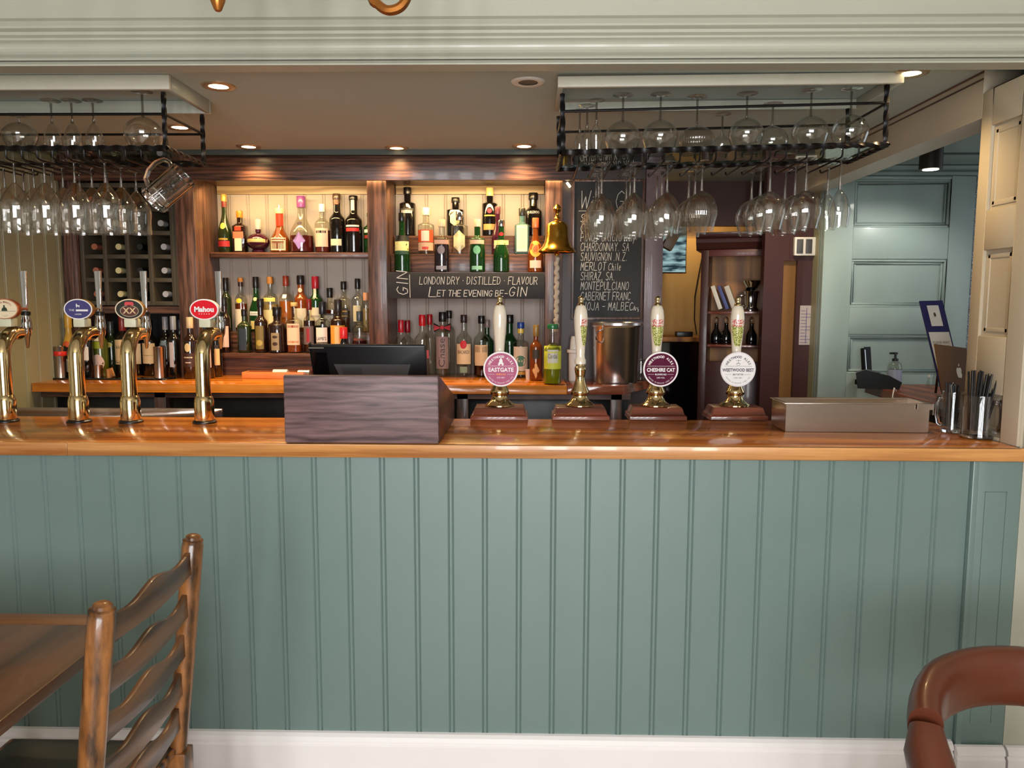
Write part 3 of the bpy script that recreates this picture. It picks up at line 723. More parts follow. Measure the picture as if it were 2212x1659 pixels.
bottle(776, 672, 30, Y3, ZL, 'spirit', 'clear', 'clear bottle with blue print at the right end of the lower shelf', (60, 70, 76), .24, group=G3, liq=((90, 24, 40), .3), labs=[(.08, .22, .8, (90, 80, 150)), (.3, .36, .8, (110, 60, 50))])
bottle(742, 707, 15, 1.66, BC, 'tall', 'black', 'small dark sauce bottle with bright red cap behind the till screen', (206, 40, 44), .22, group=None, capw=1.5)
G4 = 'gins on the stepped shelf'; YA, YB, YC = 1.942, 1.852, 1.748
bottle(880, 405, 34, YA, Z3, 'apoth', 'black', 'black gin bottle with white lettering at the left of the top gin step', BK, .14, group=G4, labs=[(.50, .56, .85, (70, 66, 60)), (.46, .52, .7, WH, 'rect', ('BOURNE', (30, 28, 28), .6))])
bottle(984, 427, 36, YA, Z3, 'apoth', 'black', 'blue-black square gin bottle with rounded tag hung on it', (24, 22, 22), .13, sq=4, group=G4, labs=[(.24, .62, .66, (232, 220, 170), 'hex')])
bottle(1058, 406, 33, YA, Z3, 'apoth', 'black', 'black rum bottle with cream neck, red emblem and orange label', (222, 200, 130), .17, group=G4, labs=[(.12, .24, .8, (226, 160, 90)), (.46, .56, .3, (190, 40, 60), 'disc'), (.40, .43, .7, (176, 150, 70))])
bottle(1152, 417, 36, YA, Z3, 'round', 'black', 'round-shouldered black gin bottle at the right of the top gin step', BK, .16, group=G4, labs=[(.50, .57, .85, (30, 28, 30), 'rect', ('BULLDOG', (222, 220, 220), .8))], capw=1.2)
bottle(868, 460, 34, YC, Z1, 'slope', 'green', 'tall green-glass gin with black and cream label in front at the left', BK, .14, group=G4, labs=[(.52, .62, .9, (24, 24, 22)), (.36, .52, .9, (206, 200, 140)), (.30, .36, .9, (40, 74, 54))])
bottle(920, 449, 35, YB, Z2, 'gin', 'clear', 'clear gin with white stopper and orange-red label', (240, 226, 200), .16, group=G4, labs=[(.26, .52, .95, (206, 80, 44)), (.28, .50, .5, (226, 214, 200)), (.08, .25, .95, (214, 170, 140)), (.10, .16, .4, (196, 50, 40))])
bottle(954, 474, 33, YC, Z1, 'gin', 'clear', 'clear-shouldered gin with cork over a dark violet body', (236, 206, 170), .14, group=G4, liq=((62, 50, 66), .52), labs=[(.53, .61, .96, (196, 156, 140)), (.34, .50, .5, (126, 116, 126), 'disc'), (.05, .12, .7, (150, 146, 156))])
bottle(993, 458, 35, YB, Z2, 'apoth', 'clear', 'clear gin with a tall cream diamond label', 'silver', .2, group=G4, labs=[(.05, .56, .82, (236, 216, 170), 'hex')])
bottle(1031, 474, 33, YC, Z1, 'gin', 'green', 'bright green gin with cork and pink band', (236, 206, 170), .14, group=G4, liq=((30, 110, 66), .52), labs=[(.53, .61, .96, (206, 176, 150)), (.34, .50, .5, (110, 176, 136), 'disc'), (.05, .12, .7, (140, 196, 160))])
bottle(1075, 446, 26, YB, Z2, 'slope', 'purple', 'plum-coloured gin standing behind the ribbed green one', (96, 50, 60), .16, group=G4, labs=[(.12, .24, .6, CR)])
bottle(1083, 476, 34, YC, Z1, 'slope', 'green', 'faceted green gin with silver stopper and gold band', 'silver', .12, group=G4, liq=((20, 96, 30), .50), labs=[(.53, .62, .95, (196, 186, 120)), (.70, .77, .3, RD, 'disc')])
bottle(1128, 450, 31, YB, Z2, 'gin', 'blue', 'pale blue square gin with tall cream label', (40, 40, 40), .16, sq=4, group=G4, labs=[(.06, .62, .76, (236, 228, 190)), (.12, .56, .6, (214, 216, 160))])
bottle(1157, 471, 33, YC, Z1, 'slope', 'amber', 'orange patterned bottle with coral neck beside the brass bell', (214, 96, 56), .18, group=G4, liq=((176, 70, 24), .6), labs=[(.08, .22, .75, (236, 200, 180)), (.28, .58, .8, (240, 160, 60), 'disc'), (.34, .52, .5, (150, 70, 30), 'disc')])
G5 = 'bottles standing on the back counter under the gin sign'
def cnt(px, top, w, Y, *a, **k): return bottle(px, top, w, Y, BC, *a, group=G5, **k)
cnt(866, 691, 30, 1.80, 'spirit', 'clear', 'red-capped vodka with red label at the left, nearer the till', (186, 20, 40), .22, labs=[(.36, .46, .9, (206, 50, 40)), (.385, .435, .7, WH)])
cnt(880, 692, 30, 1.90, 'spirit', 'clear', 'red-capped vodka just behind the first red-capped one', (150, 16, 34), .22, labs=[(.36, .46, .9, (96, 30, 30))])
cnt(912, 680, 34, 1.80, 'spirit', 'clear', 'vodka with taller ribbed red cap and pink band', (200, 20, 30), .18, labs=[(.30, .43, .9, (222, 110, 120))])
cnt(928, 679, 28, 1.90, 'spirit', 'clear', 'slim red-capped vodka behind the ribbed-capped one', (170, 16, 26), .17)
def bow(t, h, r, rad, wrap):
    z = h*.76
    for s_ in (-1, 1):
        m = MB(); m.add([(0, -r*.55, z), (s_*.045, -r*.55 - .006, z + .026), (s_*.048, -r*.55 + .006, z), (s_*.043, -r*.55 - .006, z - .026)], [(0, 1, 2), (0, 2, 3)])
        w_ = m.build('bow_wing', mat('bow_black', (30, 24, 30), .6), t, fixn=False)
        q = MB()
        for k in (-.55, -.1, .4): q.add([(0, -r*.55 - .003, z), (s_*.044, -r*.55 - .009, z + .022*k + .004), (s_*.044, -r*.55 - .009, z + .022*k - .004)], [(0, 1, 2)])
        q.build('stripe', mat('bow_red', (196, 36, 50), .6), w_, fixn=False)
    MB().box(-.009, .009, -r*.55 - .012, -r*.55 - .002, z - .010, z + .010).build('bow_knot', mat('bow_knot', (176, 30, 50), .6), t, .002)
cnt(956, 674, 34, 1.835, 'tall', 'clear', 'frosted vodka bottle with a striped bow tie and raised script', BK, .15, labs=[(.12, .62, .8, (150, 134, 134), 'rect', ('Chase', (70, 56, 58), 1, 1))], extra=bow)
cnt(970, 671, 26, 1.92, 'tall', 'clear', 'black-capped vodka hidden behind the bow-tied bottle', BK, .12)
cnt(1002, 680, 33, 1.837, 'spirit', 'clear', 'white rum bottle with cream label and red disc', (50, 34, 34), .13, labs=[(.20, .53, .95, (240, 220, 176)), (.45, .59, .45, (206, 40, 50), 'disc'), (.36, .43, .9, (238, 218, 174), 'rect', ('BACARDI', (40, 34, 34), .8)), (.06, .16, .5, (150, 176, 150))])
cnt(1040, 682, 34, 1.837, 'spirit', 'clear', 'aperitif bottle with black cap, cream label and dark red liquid', BK, .13, liq=((70, 14, 20), .22), labs=[(.18, .52, .85, (232, 206, 160)), (.40, .50, .9, (40, 34, 34))])
cnt(1052, 691, 30, 1.92, 'spirit', 'green', 'green-tinted bottle with grey cap behind the black-capped aperitif', (126, 116, 110), .14)
cnt(1101, 680, 32, 1.90, 'round', 'green', 'dark green bottle behind the first ivory pump handle', BK, .14)
cnt(1125, 696, 34, 1.79, 'gin', 'clear', 'rum bottle with blue cap and green palm label', (30, 70, 150), .11, neck=(.80, .88, (214, 190, 80)), labs=[(.12, .56, .92, (226, 210, 180)), (.20, .40, .7, (70, 126, 96), 'disc'), (.05, .11, .8, GD)])
cnt(1158, 702, 27, 1.60, 'spirit', 'amber', 'small orange liqueur bottle with gold cap and diamond label', (150, 116, 50), .2, liq=((206, 90, 24), .5), labs=[(.04, .34, .6, (236, 180, 110), 'diamond'), (.40, .56, .6, (60, 50, 30))])
cnt(1194, 700, 40, 1.43, 'round', 'clear', 'lime cordial bottle with green cap and yellow-green label', (30, 110, 60), .08, liq=((170, 176, 30), .66), capw=1.25, labs=[(.26, .64, .95, (206, 206, 60)), (.36, .58, .6, (216, 206, 196), 'rect', ('Cordial', (60, 50, 40), .35))])
t = thing('pot', 'small cream lidless pot between the palm rum and the orange liqueur', 'pot', (X(1143, 1.66, 805), 1.66, BC))
MB().lathe([(.017, 0), (.021, .05), (.022, .052), (.019, .052), (.016, .004), (.001, .004)], 20, None, None, True, False).build('wall', WHITEP, t)
G6 = 'wine bottles on the back counter at the left'
def win(px, top, w, Y, label, cap, capf, tint='wine', style='wine', **k): return bottle(px, top, w, Y, BC, style, tint, label, cap, capf, group=G6, name='wine_bottle', cat='wine bottle', **k)
win(146, 678, 32, 1.632, 'champagne bottle with gold foil neck and orange seal by the olive wall', (206, 160, 60), .22, style='champ', tint='black', neck=(.56, .80, (206, 160, 60)), capw=1.3, labs=[(.48, .58, .55, (214, 90, 40), 'disc'), (.10, .30, .6, CR)])
win(184, 686, 27, 1.622, 'wine bottle with copper stopper and white label, second from the olive wall', (190, 110, 90), .10, labs=[(.30, .52, .7, WH)], capw=1.3)
win(214, 690, 30, 1.68, 'white wine bottle with lime green band and round label behind the purple badge tap', (206, 196, 140), .22, tint='olive', labs=[(.50, .62, .8, (150, 160, 30)), (.10, .40, .85, PK, 'disc'), (.63, .7, .5, CR)])
win(238, 694, 30, 1.78, 'green wine bottle with pale yellow label just behind the cork pile', (60, 60, 50), .22, tint='dkgreen', labs=[(.52, .62, .6, (214, 206, 120), 'disc')])
win(263, 680, 33, 1.73, 'red-capped wine bottle with large cream script label', (140, 40, 36), .26, labs=[(.20, .60, .9, (232, 200, 150)), (.22, .235, .9, (150, 60, 40)), (.25, .26, .9, (150, 60, 40)), (.40, .56, .7, (230, 198, 148), 'rect', ('Don & Only', (90, 70, 50), .5))])
win(292, 688, 30, 1.81, 'black-capped wine bottle with cream collar and label', (26, 26, 30), .2, neck=(.74, .79, (206, 200, 180)), labs=[(.20, .56, .9, (230, 202, 160))])
win(322, 690, 32, 1.78, 'wine bottle with plain tan label behind the tallest steel measure', (24, 22, 24), .2, labs=[(.22, .58, .9, (226, 190, 140)), (.36, .37, .8, (120, 90, 60))])
win(356, 684, 26, 1.75, 'silver-grey capped wine bottle, left one of the grey-capped pair', (150, 146, 146), .22, labs=[(.52, .60, .5, (120, 140, 146))])
win(373, 683, 27, 1.66, 'silver-grey capped wine bottle with narrow white strip label', (136, 140, 148), .22, labs=[(.18, .58, .36, (190, 176, 176))])
win(387, 690, 22, 1.80, 'dark wine bottle with dark blue cap beside the grey-capped pair', (30, 34, 50), .2)
win(409, 685, 32, 1.62, 'brown wine bottle with cream cap and pale medal', (216, 190, 150), .18, tint='brown', labs=[(.44, .58, .42, (226, 206, 150), 'disc'), (.20, .42, .8, (66, 38, 28)), (.34, .36, .6, CR), (.26, .275, .4, CR)])
win(444, 686, 31, 1.65, 'blue-capped wine bottle with pink and purple label', (20, 96, 130), .18, labs=[(.18, .56, .85, (232, 190, 170)), (.46, .51, .8, (70, 50, 76))])
win(463, 687, 27, 1.735, 'blue-capped wine bottle with orange-cream label behind a brass tap', (16, 86, 116), .18, labs=[(.20, .48, .9, (236, 196, 140)), (.49, .54, .8, (60, 50, 60))])
# steel measures, corks and tray
tr = tag(MB().prism([(X(92, 1.535, 818), 1.535), (X(352, 1.535, 818), 1.535), (X(378, 1.60, 818), 1.60), (X(378, 1.60, 818), 1.61), (X(104, 1.61, 818), 1.61)], BC, BC + .008, 'xy').build('bar_mat', BLACKG, None, .002), 'black drip mat under the steel measures on the back counter', 'mat')
ZM = BC + .008
def measure(px, top, w, label, red):
    Y = 1.572; p = at(px, top, Y); h = p.z - ZM; r = w*3.9/2/1661
    t = thing('spirit_measure', label, 'measure', (p.x, Y, ZM), (0, 0, 0), 'steel measures on the black mat')
    MB().lathe([(r, 0), (r, h - .002), (r*1.03, h), (r*.93, h), (r*.9, .006), (.001, .006)], 24, None, None, True, False).build('cup', STEEL, t)
    if red: MB().lathe([(r + .0004, h*red[0]), (r + .0016, h*red[0] + .002), (r + .0016, h*red[1] - .002), (r + .0004, h*red[1])], 24, None, None, False, False).build('band', mat('red_band', (220, 46, 30), .4), t)
measure(129, 748, 24, 'tall steel measure with a red band, nearest the olive wall', (.70, .84))
measure(161, 767, 23, 'shorter steel measure with a red band', (.66, .86))
measure(212, 789, 17, 'small narrow steel measure behind a brass tap', None)
measure(272, 780, 24, 'short wide plain steel measure', None)
measure(343, 749, 23, 'tall plain steel measure at the right of the mat', None)
for i, (px, yy, a) in enumerate(((236, 1.56, .5), (244, 1.585, -.3))):
    t = tag(MB().lathe([(.0115, 0), (.012, .003), (.012, .042), (.0115, .045)], 14, R(a, 'Y') if i else None).build('cork', wood('cork_bark', (150, 96, 50), (206, 150, 96), 'z', 60, 40, .9)), ['wine cork standing on the black mat', 'wine cork leaning beside the other cork on the black mat'][i], 'cork', 'corks on the mat')
    t.location = (X(px, yy, 810), yy, ZM + (.004 if i else 0))
# chopping board / box with odds and ends left of the till
bx = thing('wooden_tray', 'low orange wooden tray of bar odds and ends on the back counter', 'tray', (X(595, 1.66, 800), 1.66, BC))
m = MB(); m.box(-.16, .16, -.05, -.04, 0, .036).box(-.16, .16, .04, .05, 0, .036).box(-.16, -.15, -.04, .04, 0, .036).box(.15, .16, -.04, .04, 0, .036); m.build('side', wood('orange_tray', (170, 92, 40), (214, 136, 76), 'x', 30, 2, .4), bx, .002)
MB().box(-.15, .15, -.04, .04, .0, .006).build('base', PINE, bx)
def roll(px, L, r, col, label, yy=1.66):
    t = tag(MB().lathe([(r, -L/2), (r, L/2)], 14, R(PI/2, 'Y')).build('till_roll', col), label, 'roll'); t.location = (X(px, yy, 795), yy, BC + .0065 + r)
roll(606, .075, .020, WHITEP, 'white paper roll lying in the orange tray')
roll(657, .06, .020, STEEL, 'steel tube lying at the right end of the orange tray')

# ------------------------------------------------------------------ wall behind the counter's right end: wine list, post, bell, bucket
struct(MB().box(UP[3][1] + .001, X(1432, 1.70, 500), 1.70, 1.76, 0, CEIL).build('wall_partition', mat('brown_partition', (52, 32, 26), .5)))
pz = tag(MB().box(X(1393, 1.69, 500), X(1432, 1.69, 500), 1.672, 1.699, BC + .001, 2.24).build('post', mat('weathered_purple_brown', (112, 92, 96), .45, 0, .1, .35, 26), None, .002), 'weathered purple-brown post at the right of the wine list', 'post')
wl = thing('wine_chalkboard', 'tall chalkboard wine list in a dark frame to the right of the bell', 'chalkboard')
bx0, bx1 = X(1240, 1.69, 500), X(1386, 1.69, 500); bz0, bz1 = Zp(685, 1.69, 1310), Zp(393, 1.69, 1310)
MB().box(bx0, bx1, 1.688, 1.699, bz0, bz1).build('board', BOARD, wl)
m = MB(); m.box(bx0 - .012, bx0, 1.68, 1.699, bz0 - .012, bz1 + .012).box(bx1, bx1 + .012, 1.68, 1.699, bz0 - .012, bz1 + .012).box(bx0, bx1, 1.68, 1.699, bz1, bz1 + .012).box(bx0, bx1, 1.68, 1.699, bz0 - .012, bz0)
m.build('frame', OAKZ, wl, .002)
m = MB(); YL = 1.687
chalk_fit(m, 'W', 1252, 1272, 451, 37, YL, th=.0015); chalk_fit(m, 'in', 1275, 1297, 451, 30, YL); chalk_fit(m, 'G', 1329, 1345, 451, 37, YL, th=.0015); chalk_fit(m, 'la', 1348, 1366, 451, 30, YL)
a, b = lp(1250, 456, YL); c, d = lp(1300, 455, YL); m.tube([(a, YL, b), (c, YL, d)], .0014, 4)
for s, x0, x1, y, hp in (('SA', 1254, 1275, 480, 17), ('CH', 1254, 1272, 501, 17), ('PINOT GRIGIO', 1254, 1342, 521, 17), ('Italy', 1348, 1370, 521, 14), ('CHARDONNAY. SA', 1254, 1358, 542, 17), ('SAUVIGNON .N.Z.', 1254, 1355, 563, 17), ('MERLOT', 1254, 1308, 584, 17), ('Chile', 1314, 1340, 584, 15),
                         ('SHIRAZ, SA.', 1254, 1328, 605, 17), ('MONTEPULCIANO', 1254, 1357, 626, 17), ('CABERNET FRANC', 1254, 1361, 648, 17), ('RIOJA - MALBEC', 1254, 1366, 670, 17), ('Arg', 1368, 1379, 670, 9)):
    chalk_fit(m, s, x0, x1, y, hp, YL, th=.0014)
m.build('lettering', CHALK, wl)
# bell and rope on the right-hand upright
bl = at(1203, 545, 1.572)
be = thing('brass_bell', 'shiny brass bell hung on the right-hand oak upright', 'bell', (bl.x, 1.572, bl.z))
K = 3.90/1661
MB().lathe([(39*K, 0), (40*K, 2*K), (39*K, 5*K), (33*K, 10*K), (27*K, 20*K), (24*K, 34*K), (23*K, 54*K), (21*K, 59*K), (14*K, 64*K), (6*K, 66*K), (5*K, 68*K)], 36, None, None, False).build('bell_body', OLDBRASS, be)
MB().lathe([(5*K, 67*K), (7*K, 71*K), (4*K, 75*K), (4*K, 82*K), (8*K, 87*K), (9*K, 91*K), (5*K, 98*K), (2*K, 101*K)], 18).build('crown', OLDBRASS, be)
MB().tube([(0, 0, 72*K), (0, .04, 76*K), (0, (.103 - .0065), 76*K)], .006, 8).build('bracket', OLDBRASS, be)
MB().lathe([(.001, -9*K), (5*K, -6*K), (5*K, -2*K), (2*K, 2*K), (1.4*K, 20*K), (1.4*K, 55*K)], 12).build('clapper', OLDBRASS, be)
ro = tag(MB().tube([(0, 0, 0)] + [(.0035*math.sin(k*1.1), .0035*math.cos(k*1.1), -.004 - k*.0072) for k in range(52)], [.006] + [.0115 + .002*math.sin(k*1.9) for k in range(52)], 8).build('bell_rope', ROPE), 'braided cream rope hanging from the brass bell', 'rope')
ro.location = (bl.x, 1.572, bl.z - 9*K)
bk = atz(1318, 815, BC)
ib = thing('ice_bucket', 'polished steel ice bucket with ring handle below the wine list', 'ice bucket', (bk.x, 1.545, BC))
q = 3.88/1661
MB().lathe([(46*q, 0), (48*q, 4*q), (52*q, 118*q), (57*q, 123*q), (57*q, 128*q), (55*q, 129*q), (50*q, 122*q), (45*q, 6*q), (.001, 6*q)], 40, None, None, True, False).build('pail', mat('polished_steel', (214, 206, 204), .26, 1), ib)
MB().tube([(-.082 + 13*q*math.cos(a), -.09 + .02*math.cos(a), 100*q + 13*q*math.sin(a)) for a in [2*PI*k/20 for k in range(20)]], .003, 8, True).build('ring_handle', CHROME, ib)
wt = thing('white_canister', 'white plastic canister with a cup on its lid, behind the second pump', 'canister', (X(1244, 1.62, 800), 1.62, BC))
MB().lathe([(.036, 0), (.038, .14), (.047, .145), (.047, .158), (.037, .16)], 24).build('tub', WHITEP, wt)
MB().lathe([(.032, .1605), (.030, .20), (.026, .222), (.026, .228)], 24).build('cup', WHITEP, wt)
mg = thing('glass_jug', 'small clear glass jug beside the ice bucket', 'jug', (X(1381, 1.69, 800), 1.625, BC))
MB().lathe([(.028, 0), (.032, .004), (.030, .09), (.034, .11), (.032, .11), (.028, .09), (.029, .006), (.001, .006)], 24, None, None, True, False).build('wall', GLASS, mg)
MB().tube([(.031, 0, .09), (.058, 0, .095), (.066, 0, .06), (.052, 0, .02), (.030, 0, .016)], .004, 8).build('handle', GLASS, mg)

# ------------------------------------------------------------------ downlights
for px, py, s, where in DOWN:
    p = atz(px, py, CEIL)
    t = thing('downlight', '%s recessed ceiling downlight %s' % ('round' if s else 'round white', where), 'downlight', (p.x, p.y, CEIL - .0005))
    MB().lathe([(.034, -.004), (.050, -.007), (.058, -.004), (.060, 0)], 36, None, None, False, False).build('trim_ring', mat('ring_metal', (196, 172, 140), .3, .7) if s else WHITEP, t)
    MB().lathe([(.001, -.002), (.036, -.002)], 24, None, None, False, False).build('lens', mat('lamp_lens', (255, 226, 170), .5, emis=12) if s > .5 else mat('lamp_lens_dim', (255, 214, 150), .5, emis=4) if s else GREYP, t)

# ------------------------------------------------------------------ hanging glass racks
def twist(mb, p0, p1, r, pitch=.10, M=None):
    p0, p1 = Vector(p0), Vector(p1); L = (p1 - p0).length; n = max(2, int(L/.006)); d = (p1 - p0)/L
    q = Vector((0, 0, 1)) if abs(d.z) < .9 else Vector((0, 1, 0)); a = (q - d*q.dot(d)).normalized(); b = d.cross(a)
    vs = []; fs = []
    for i in range(n + 1):
        th = 2*PI*i*L/n/pitch/2
        for k in range(8):
            rr = r*(1 if k % 2 == 0 else .72); ang = th + k*PI/4
            vs.append(p0 + d*(L*i/n) + a*(rr*math.cos(ang)) + b*(rr*math.sin(ang)))
    for i in range(n):
        for k in range(8): fs.append((i*8 + k, i*8 + (k + 1) % 8, (i + 1)*8 + (k + 1) % 8, (i + 1)*8 + k))
    mb.add(vs, fs, True, M)
def rack(name_label, origin, L, D, top, mid, hooks, rotz=0, tilt=0):
    t = thing('hanging_glass_rack', name_label, 'glass rack', origin, (0, tilt, rotz))
    for x in (.006, L - .006):
        for y in (.006, D - .006):
            m = MB(); twist(m, (x, y, .004), (x, y, top), .009); m.build('twisted_post', IRON, t)
    m = MB(); twist(m, (0, 0, 0), (L, 0, 0), .0105); m.build('shelf_bar', IRON, t)
    m = MB(); twist(m, (0, D, 0), (L, D, 0), .009); twist(m, (L, 0, 0), (L, D, 0), .009); twist(m, (0, 0, 0), (0, D, 0), .009); m.build('shelf_frame', IRON, t)
    MB().tube([(0, .004, mid), (L, .004, mid)], .0048, 8).tube([(0, D - .004, mid), (L, D - .004, mid)], .0048, 8).tube([(L - .004, 0, mid), (L - .004, D, mid)], .0048, 8).tube([(.004, 0, mid), (.004, D, mid)], .0048, 8).build('guard_rail', IRON, t)
    MB().box(.012, L - .012, .012, D - .012, .004, .009).build('glass_shelf', glass('shelf_glass', (200, 212, 206), .6, .05, 3), t)
    for x in hooks:
        MB().tube([(x, -.002, -.006), (x, -.002, -.028), (x, .004, -.035), (x, .014, -.037), (x, D, -.037), (x, D + .012, -.034), (x, D + .020, -.024)], .0032, 6).build('hook_rod', IRON, t)
    return t
YRK = .35
zl = Zp(320, YRK, 200)
L0, L1 = -2.42, X(360, YRK, 320)
LCOL = [-36, 30, 95, 160, 226]
lh = []
for c in LCOL + [313]:
    cx = X(c, .42, 400); lh += [cx - .027 - L0, cx + .027 - L0]
rack_l = rack('black twisted-iron glass rack hanging over the beer taps', (L0, YRK, zl), L1 - L0, .325, 2.236 - zl, Zp(246, YRK, 200) - zl, lh)
R0 = at(1213, 330, YRK); R1 = at(1918, 312, YRK)
slope = math.atan2(R1.z - R0.z, R1.x - R0.x)
RCOL = [1300, 1371, 1442, 1517, 1592, 1664, 1742, 1816]
rh = []
for c in RCOL:
    cx = X(c, .42, 400); rh += [cx - .027 - R0.x, cx + .027 - R0.x]
rh.insert(0, X(1247, .42, 400) - R0.x)
rack_r = rack('black twisted-iron glass rack hanging over the hand pumps', R0, (R1 - R0).length, .325, .195, Zp(240, YRK, 1213) - R0.z, rh, 0, -slope)
def pelmet(label, x0, x1, y0, y1, z0, tilt):
    t = thing('timber_pelmet', label, 'pelmet', (x0, y0, z0), (0, tilt, 0))
    L, D, hh = x1 - x0, y1 - y0, CEIL - z0 - .001 - abs(math.tan(tilt))*(x1 - x0)
    MB().box(0, L, 0, .018, 0, hh).build('front_board', mat('pelmet_cream', (224, 220, 204), .4), t, .002)
    MB().box(0, L, D - .018, D, 0, hh).build('rear_board', CREAM, t, .002)
    for x in (0, L - .018): MB().box(x, x + .018, .0185, D - .0185, 0, hh).build('end_board', CREAM, t, .002)
    return t
pelmet('cream timber frame on the ceiling that carries the left glass rack', L0, X(366, YRK, 195) + .005, .338, .69, 2.2415, 0)
a, b = at(1205, 190, .338), at(1953, 181, .338)
pelmet('cream timber frame on the ceiling that carries the right glass rack', a.x, b.x, .338, .69, a.z + .003, -math.atan2(b.z - a.z, b.x - a.x))

SHAPES = {'tulip': [(0, .08), (.06, .30), (.22, .70), (.45, .97), (.6, 1), (1, .80)], 'balloon': [(0, .07), (.05, .40), (.2, .78), (.42, .99), (.58, 1), (1, .74)],
          'chalice': [(0, .10), (.08, .34), (.22, .66), (.40, .95), (.52, 1), (.75, .93), (1, .98)], 'flute': [(0, .10), (.12, .5), (.4, .92), (.65, 1), (1, .82)],
          'snifter': [(0, .16), (.1, .6), (.35, .98), (.5, 1), (1, .70)]}
def ip(pts, t):
    for (a, b), (c, d) in zip(pts, pts[1:]):
        if t <= c: u = (t - a)/(c - a); return b + (d - b)*u
    return pts[-1][1]
PROTO = {}
def stem_glass(kind, name, H_, R_, foot, stem, loc, label, cat, group, rot=(0, 0, 0), ribbed=False, scale=None):
    """built mouth down: the foot is at z = 0 and the rim hangs at z = -H"""
    key = (kind, name, H_, R_, foot, stem, ribbed)
    if key in PROTO: return dup(PROTO[key], loc, label, group, rot, scale)
    t = thing(name, label, cat, loc, rot, group)
    if scale: t.scale = scale
    bh = H_ - stem - .008
    MB().lathe([(.004, -.010), (.007, -.0065), (foot*.6, -.0042), (foot, -.0022), (foot, -.0008), (foot*.9, 0)], 28).build('foot', GLASS, t)
    MB().lathe([(.0062, -stem - .010), (.0042, -stem*.85), (.0036, -stem*.5), (.0044, -.010)], 10).build('stem', STEMG, t)
    n = 22; pr = []
    for i in range(n + 1):
        u = (i/n)**1.25
        r = sum(ip(SHAPES[kind], min(1, max(0, u + q))) for q in (-.05, -.025, 0, .025, .05))/5 if i not in (0, n) else ip(SHAPES[kind], u)
        pr.append((max(R_*r, .004), -stem - .008 - bh*u))
    if ribbed:
        sec = lambda th, r: (r*(1 + .012*math.cos(44*th))*math.cos(th), r*(1 + .012*math.cos(44*th))*math.sin(th))
        MB().lathe(pr, 176, None, sec, False, False).build('bowl', GLASSR, t)
    else:
        rim = pr[-1]
        pr += [(rim[0] - .0008, rim[1] - .0004), (rim[0] - .0014, rim[1] + .001)] + [(max(a - .0014, .003), b + .0008) for a, b in reversed(pr[1:-1])]
        MB().lathe(pr, 32, None, None, False, False).build('bowl', GLASS, t)
    PROTO[key] = t
    return t
row_n = ['front', 'middle', 'rear']; ordc = ['first', 'second', 'third', 'fourth', 'fifth', 'sixth', 'seventh', 'eighth']
GL = 'stemmed beer glasses hanging from the left rack'
for ci, c in enumerate(LCOL):
    for r_ in range(3):
        if ci == 0 and r_ == 0: continue
        y = .425 + r_*.108
        stem_glass('chalice', 'hanging_beer_glass', .238, .0515, .036, .068, (X(c, .42, 400), y, zl - .0285), 'stemmed beer glass hanging from the left rack, %s row, %s column from the left' % (row_n[r_], ordc[ci]), 'beer glass', GL)
def rz(x): return R0.z + (x - R0.x)*math.tan(slope)
GR = 'wine glasses hanging from the right rack'
for ci, (c, kind, H_, R_, st_, rows_, rb, nm_) in enumerate(((1300, 'tulip', .247, .0535, .092, 3, 0, 'wine glass'), (1371, 'tulip', .247, .0535, .092, 3, 0, 'wine glass'), (1442, 'tulip', .247, .0535, .092, 3, 0, 'wine glass'), (1517, 'balloon', .242, .0545, .092, 3, 1, 'ribbed balloon glass'),
                                                          (1664, 'balloon', .240, .0565, .100, 3, 0, 'balloon glass'), (1742, 'balloon', .240, .0565, .100, 3, 0, 'balloon glass'), (1816, 'flute', .236, .036, .098, 2, 0, 'slim flute'))):
    for r_ in range(rows_):
        y = .425 + r_*.110; x = X(c, .42, 400)
        stem_glass(kind, 'hanging_' + nm_.replace(' ', '_'), H_, R_, .036, st_, (x, y, rz(x) - .0280), 'clear %s hanging upside down on the right rack, %s column, %s row' % (nm_, ordc[ci], row_n[r_]), 'wine glass', GR, (0, 0, 0), bool(rb))
GS = 'glasses standing upside down on the left rack shelf'
for px, kind, H_, R_, ft, st_, y, lb, nm_ in ((42, 'snifter', .118, .058, .036, .018, .42, 'short round brandy glass upside down on the left rack shelf', 'brandy_glass'), (113, 'flute', .178, .030, .034, .07, .46, 'champagne flute on the left rack shelf beside the brandy glass', 'flute_glass'),
                                               (157, 'flute', .178, .030, .034, .07, .46, 'champagne flute on the left rack shelf, middle of three', 'flute_glass'), (203, 'flute', .178, .030, .034, .07, .46, 'champagne flute on the left rack shelf, right of three', 'flute_glass'), (310, 'balloon', .200, .066, .036, .078, .43, 'big balloon glass upside down on the left rack shelf by the post', 'balloon_glass')):
    stem_glass(kind, nm_, H_, R_, ft, st_, (X(px, y, 280), y, zl + .0098 + H_), lb, 'glass', GS)
GT = 'glasses standing upside down on the right rack shelf'
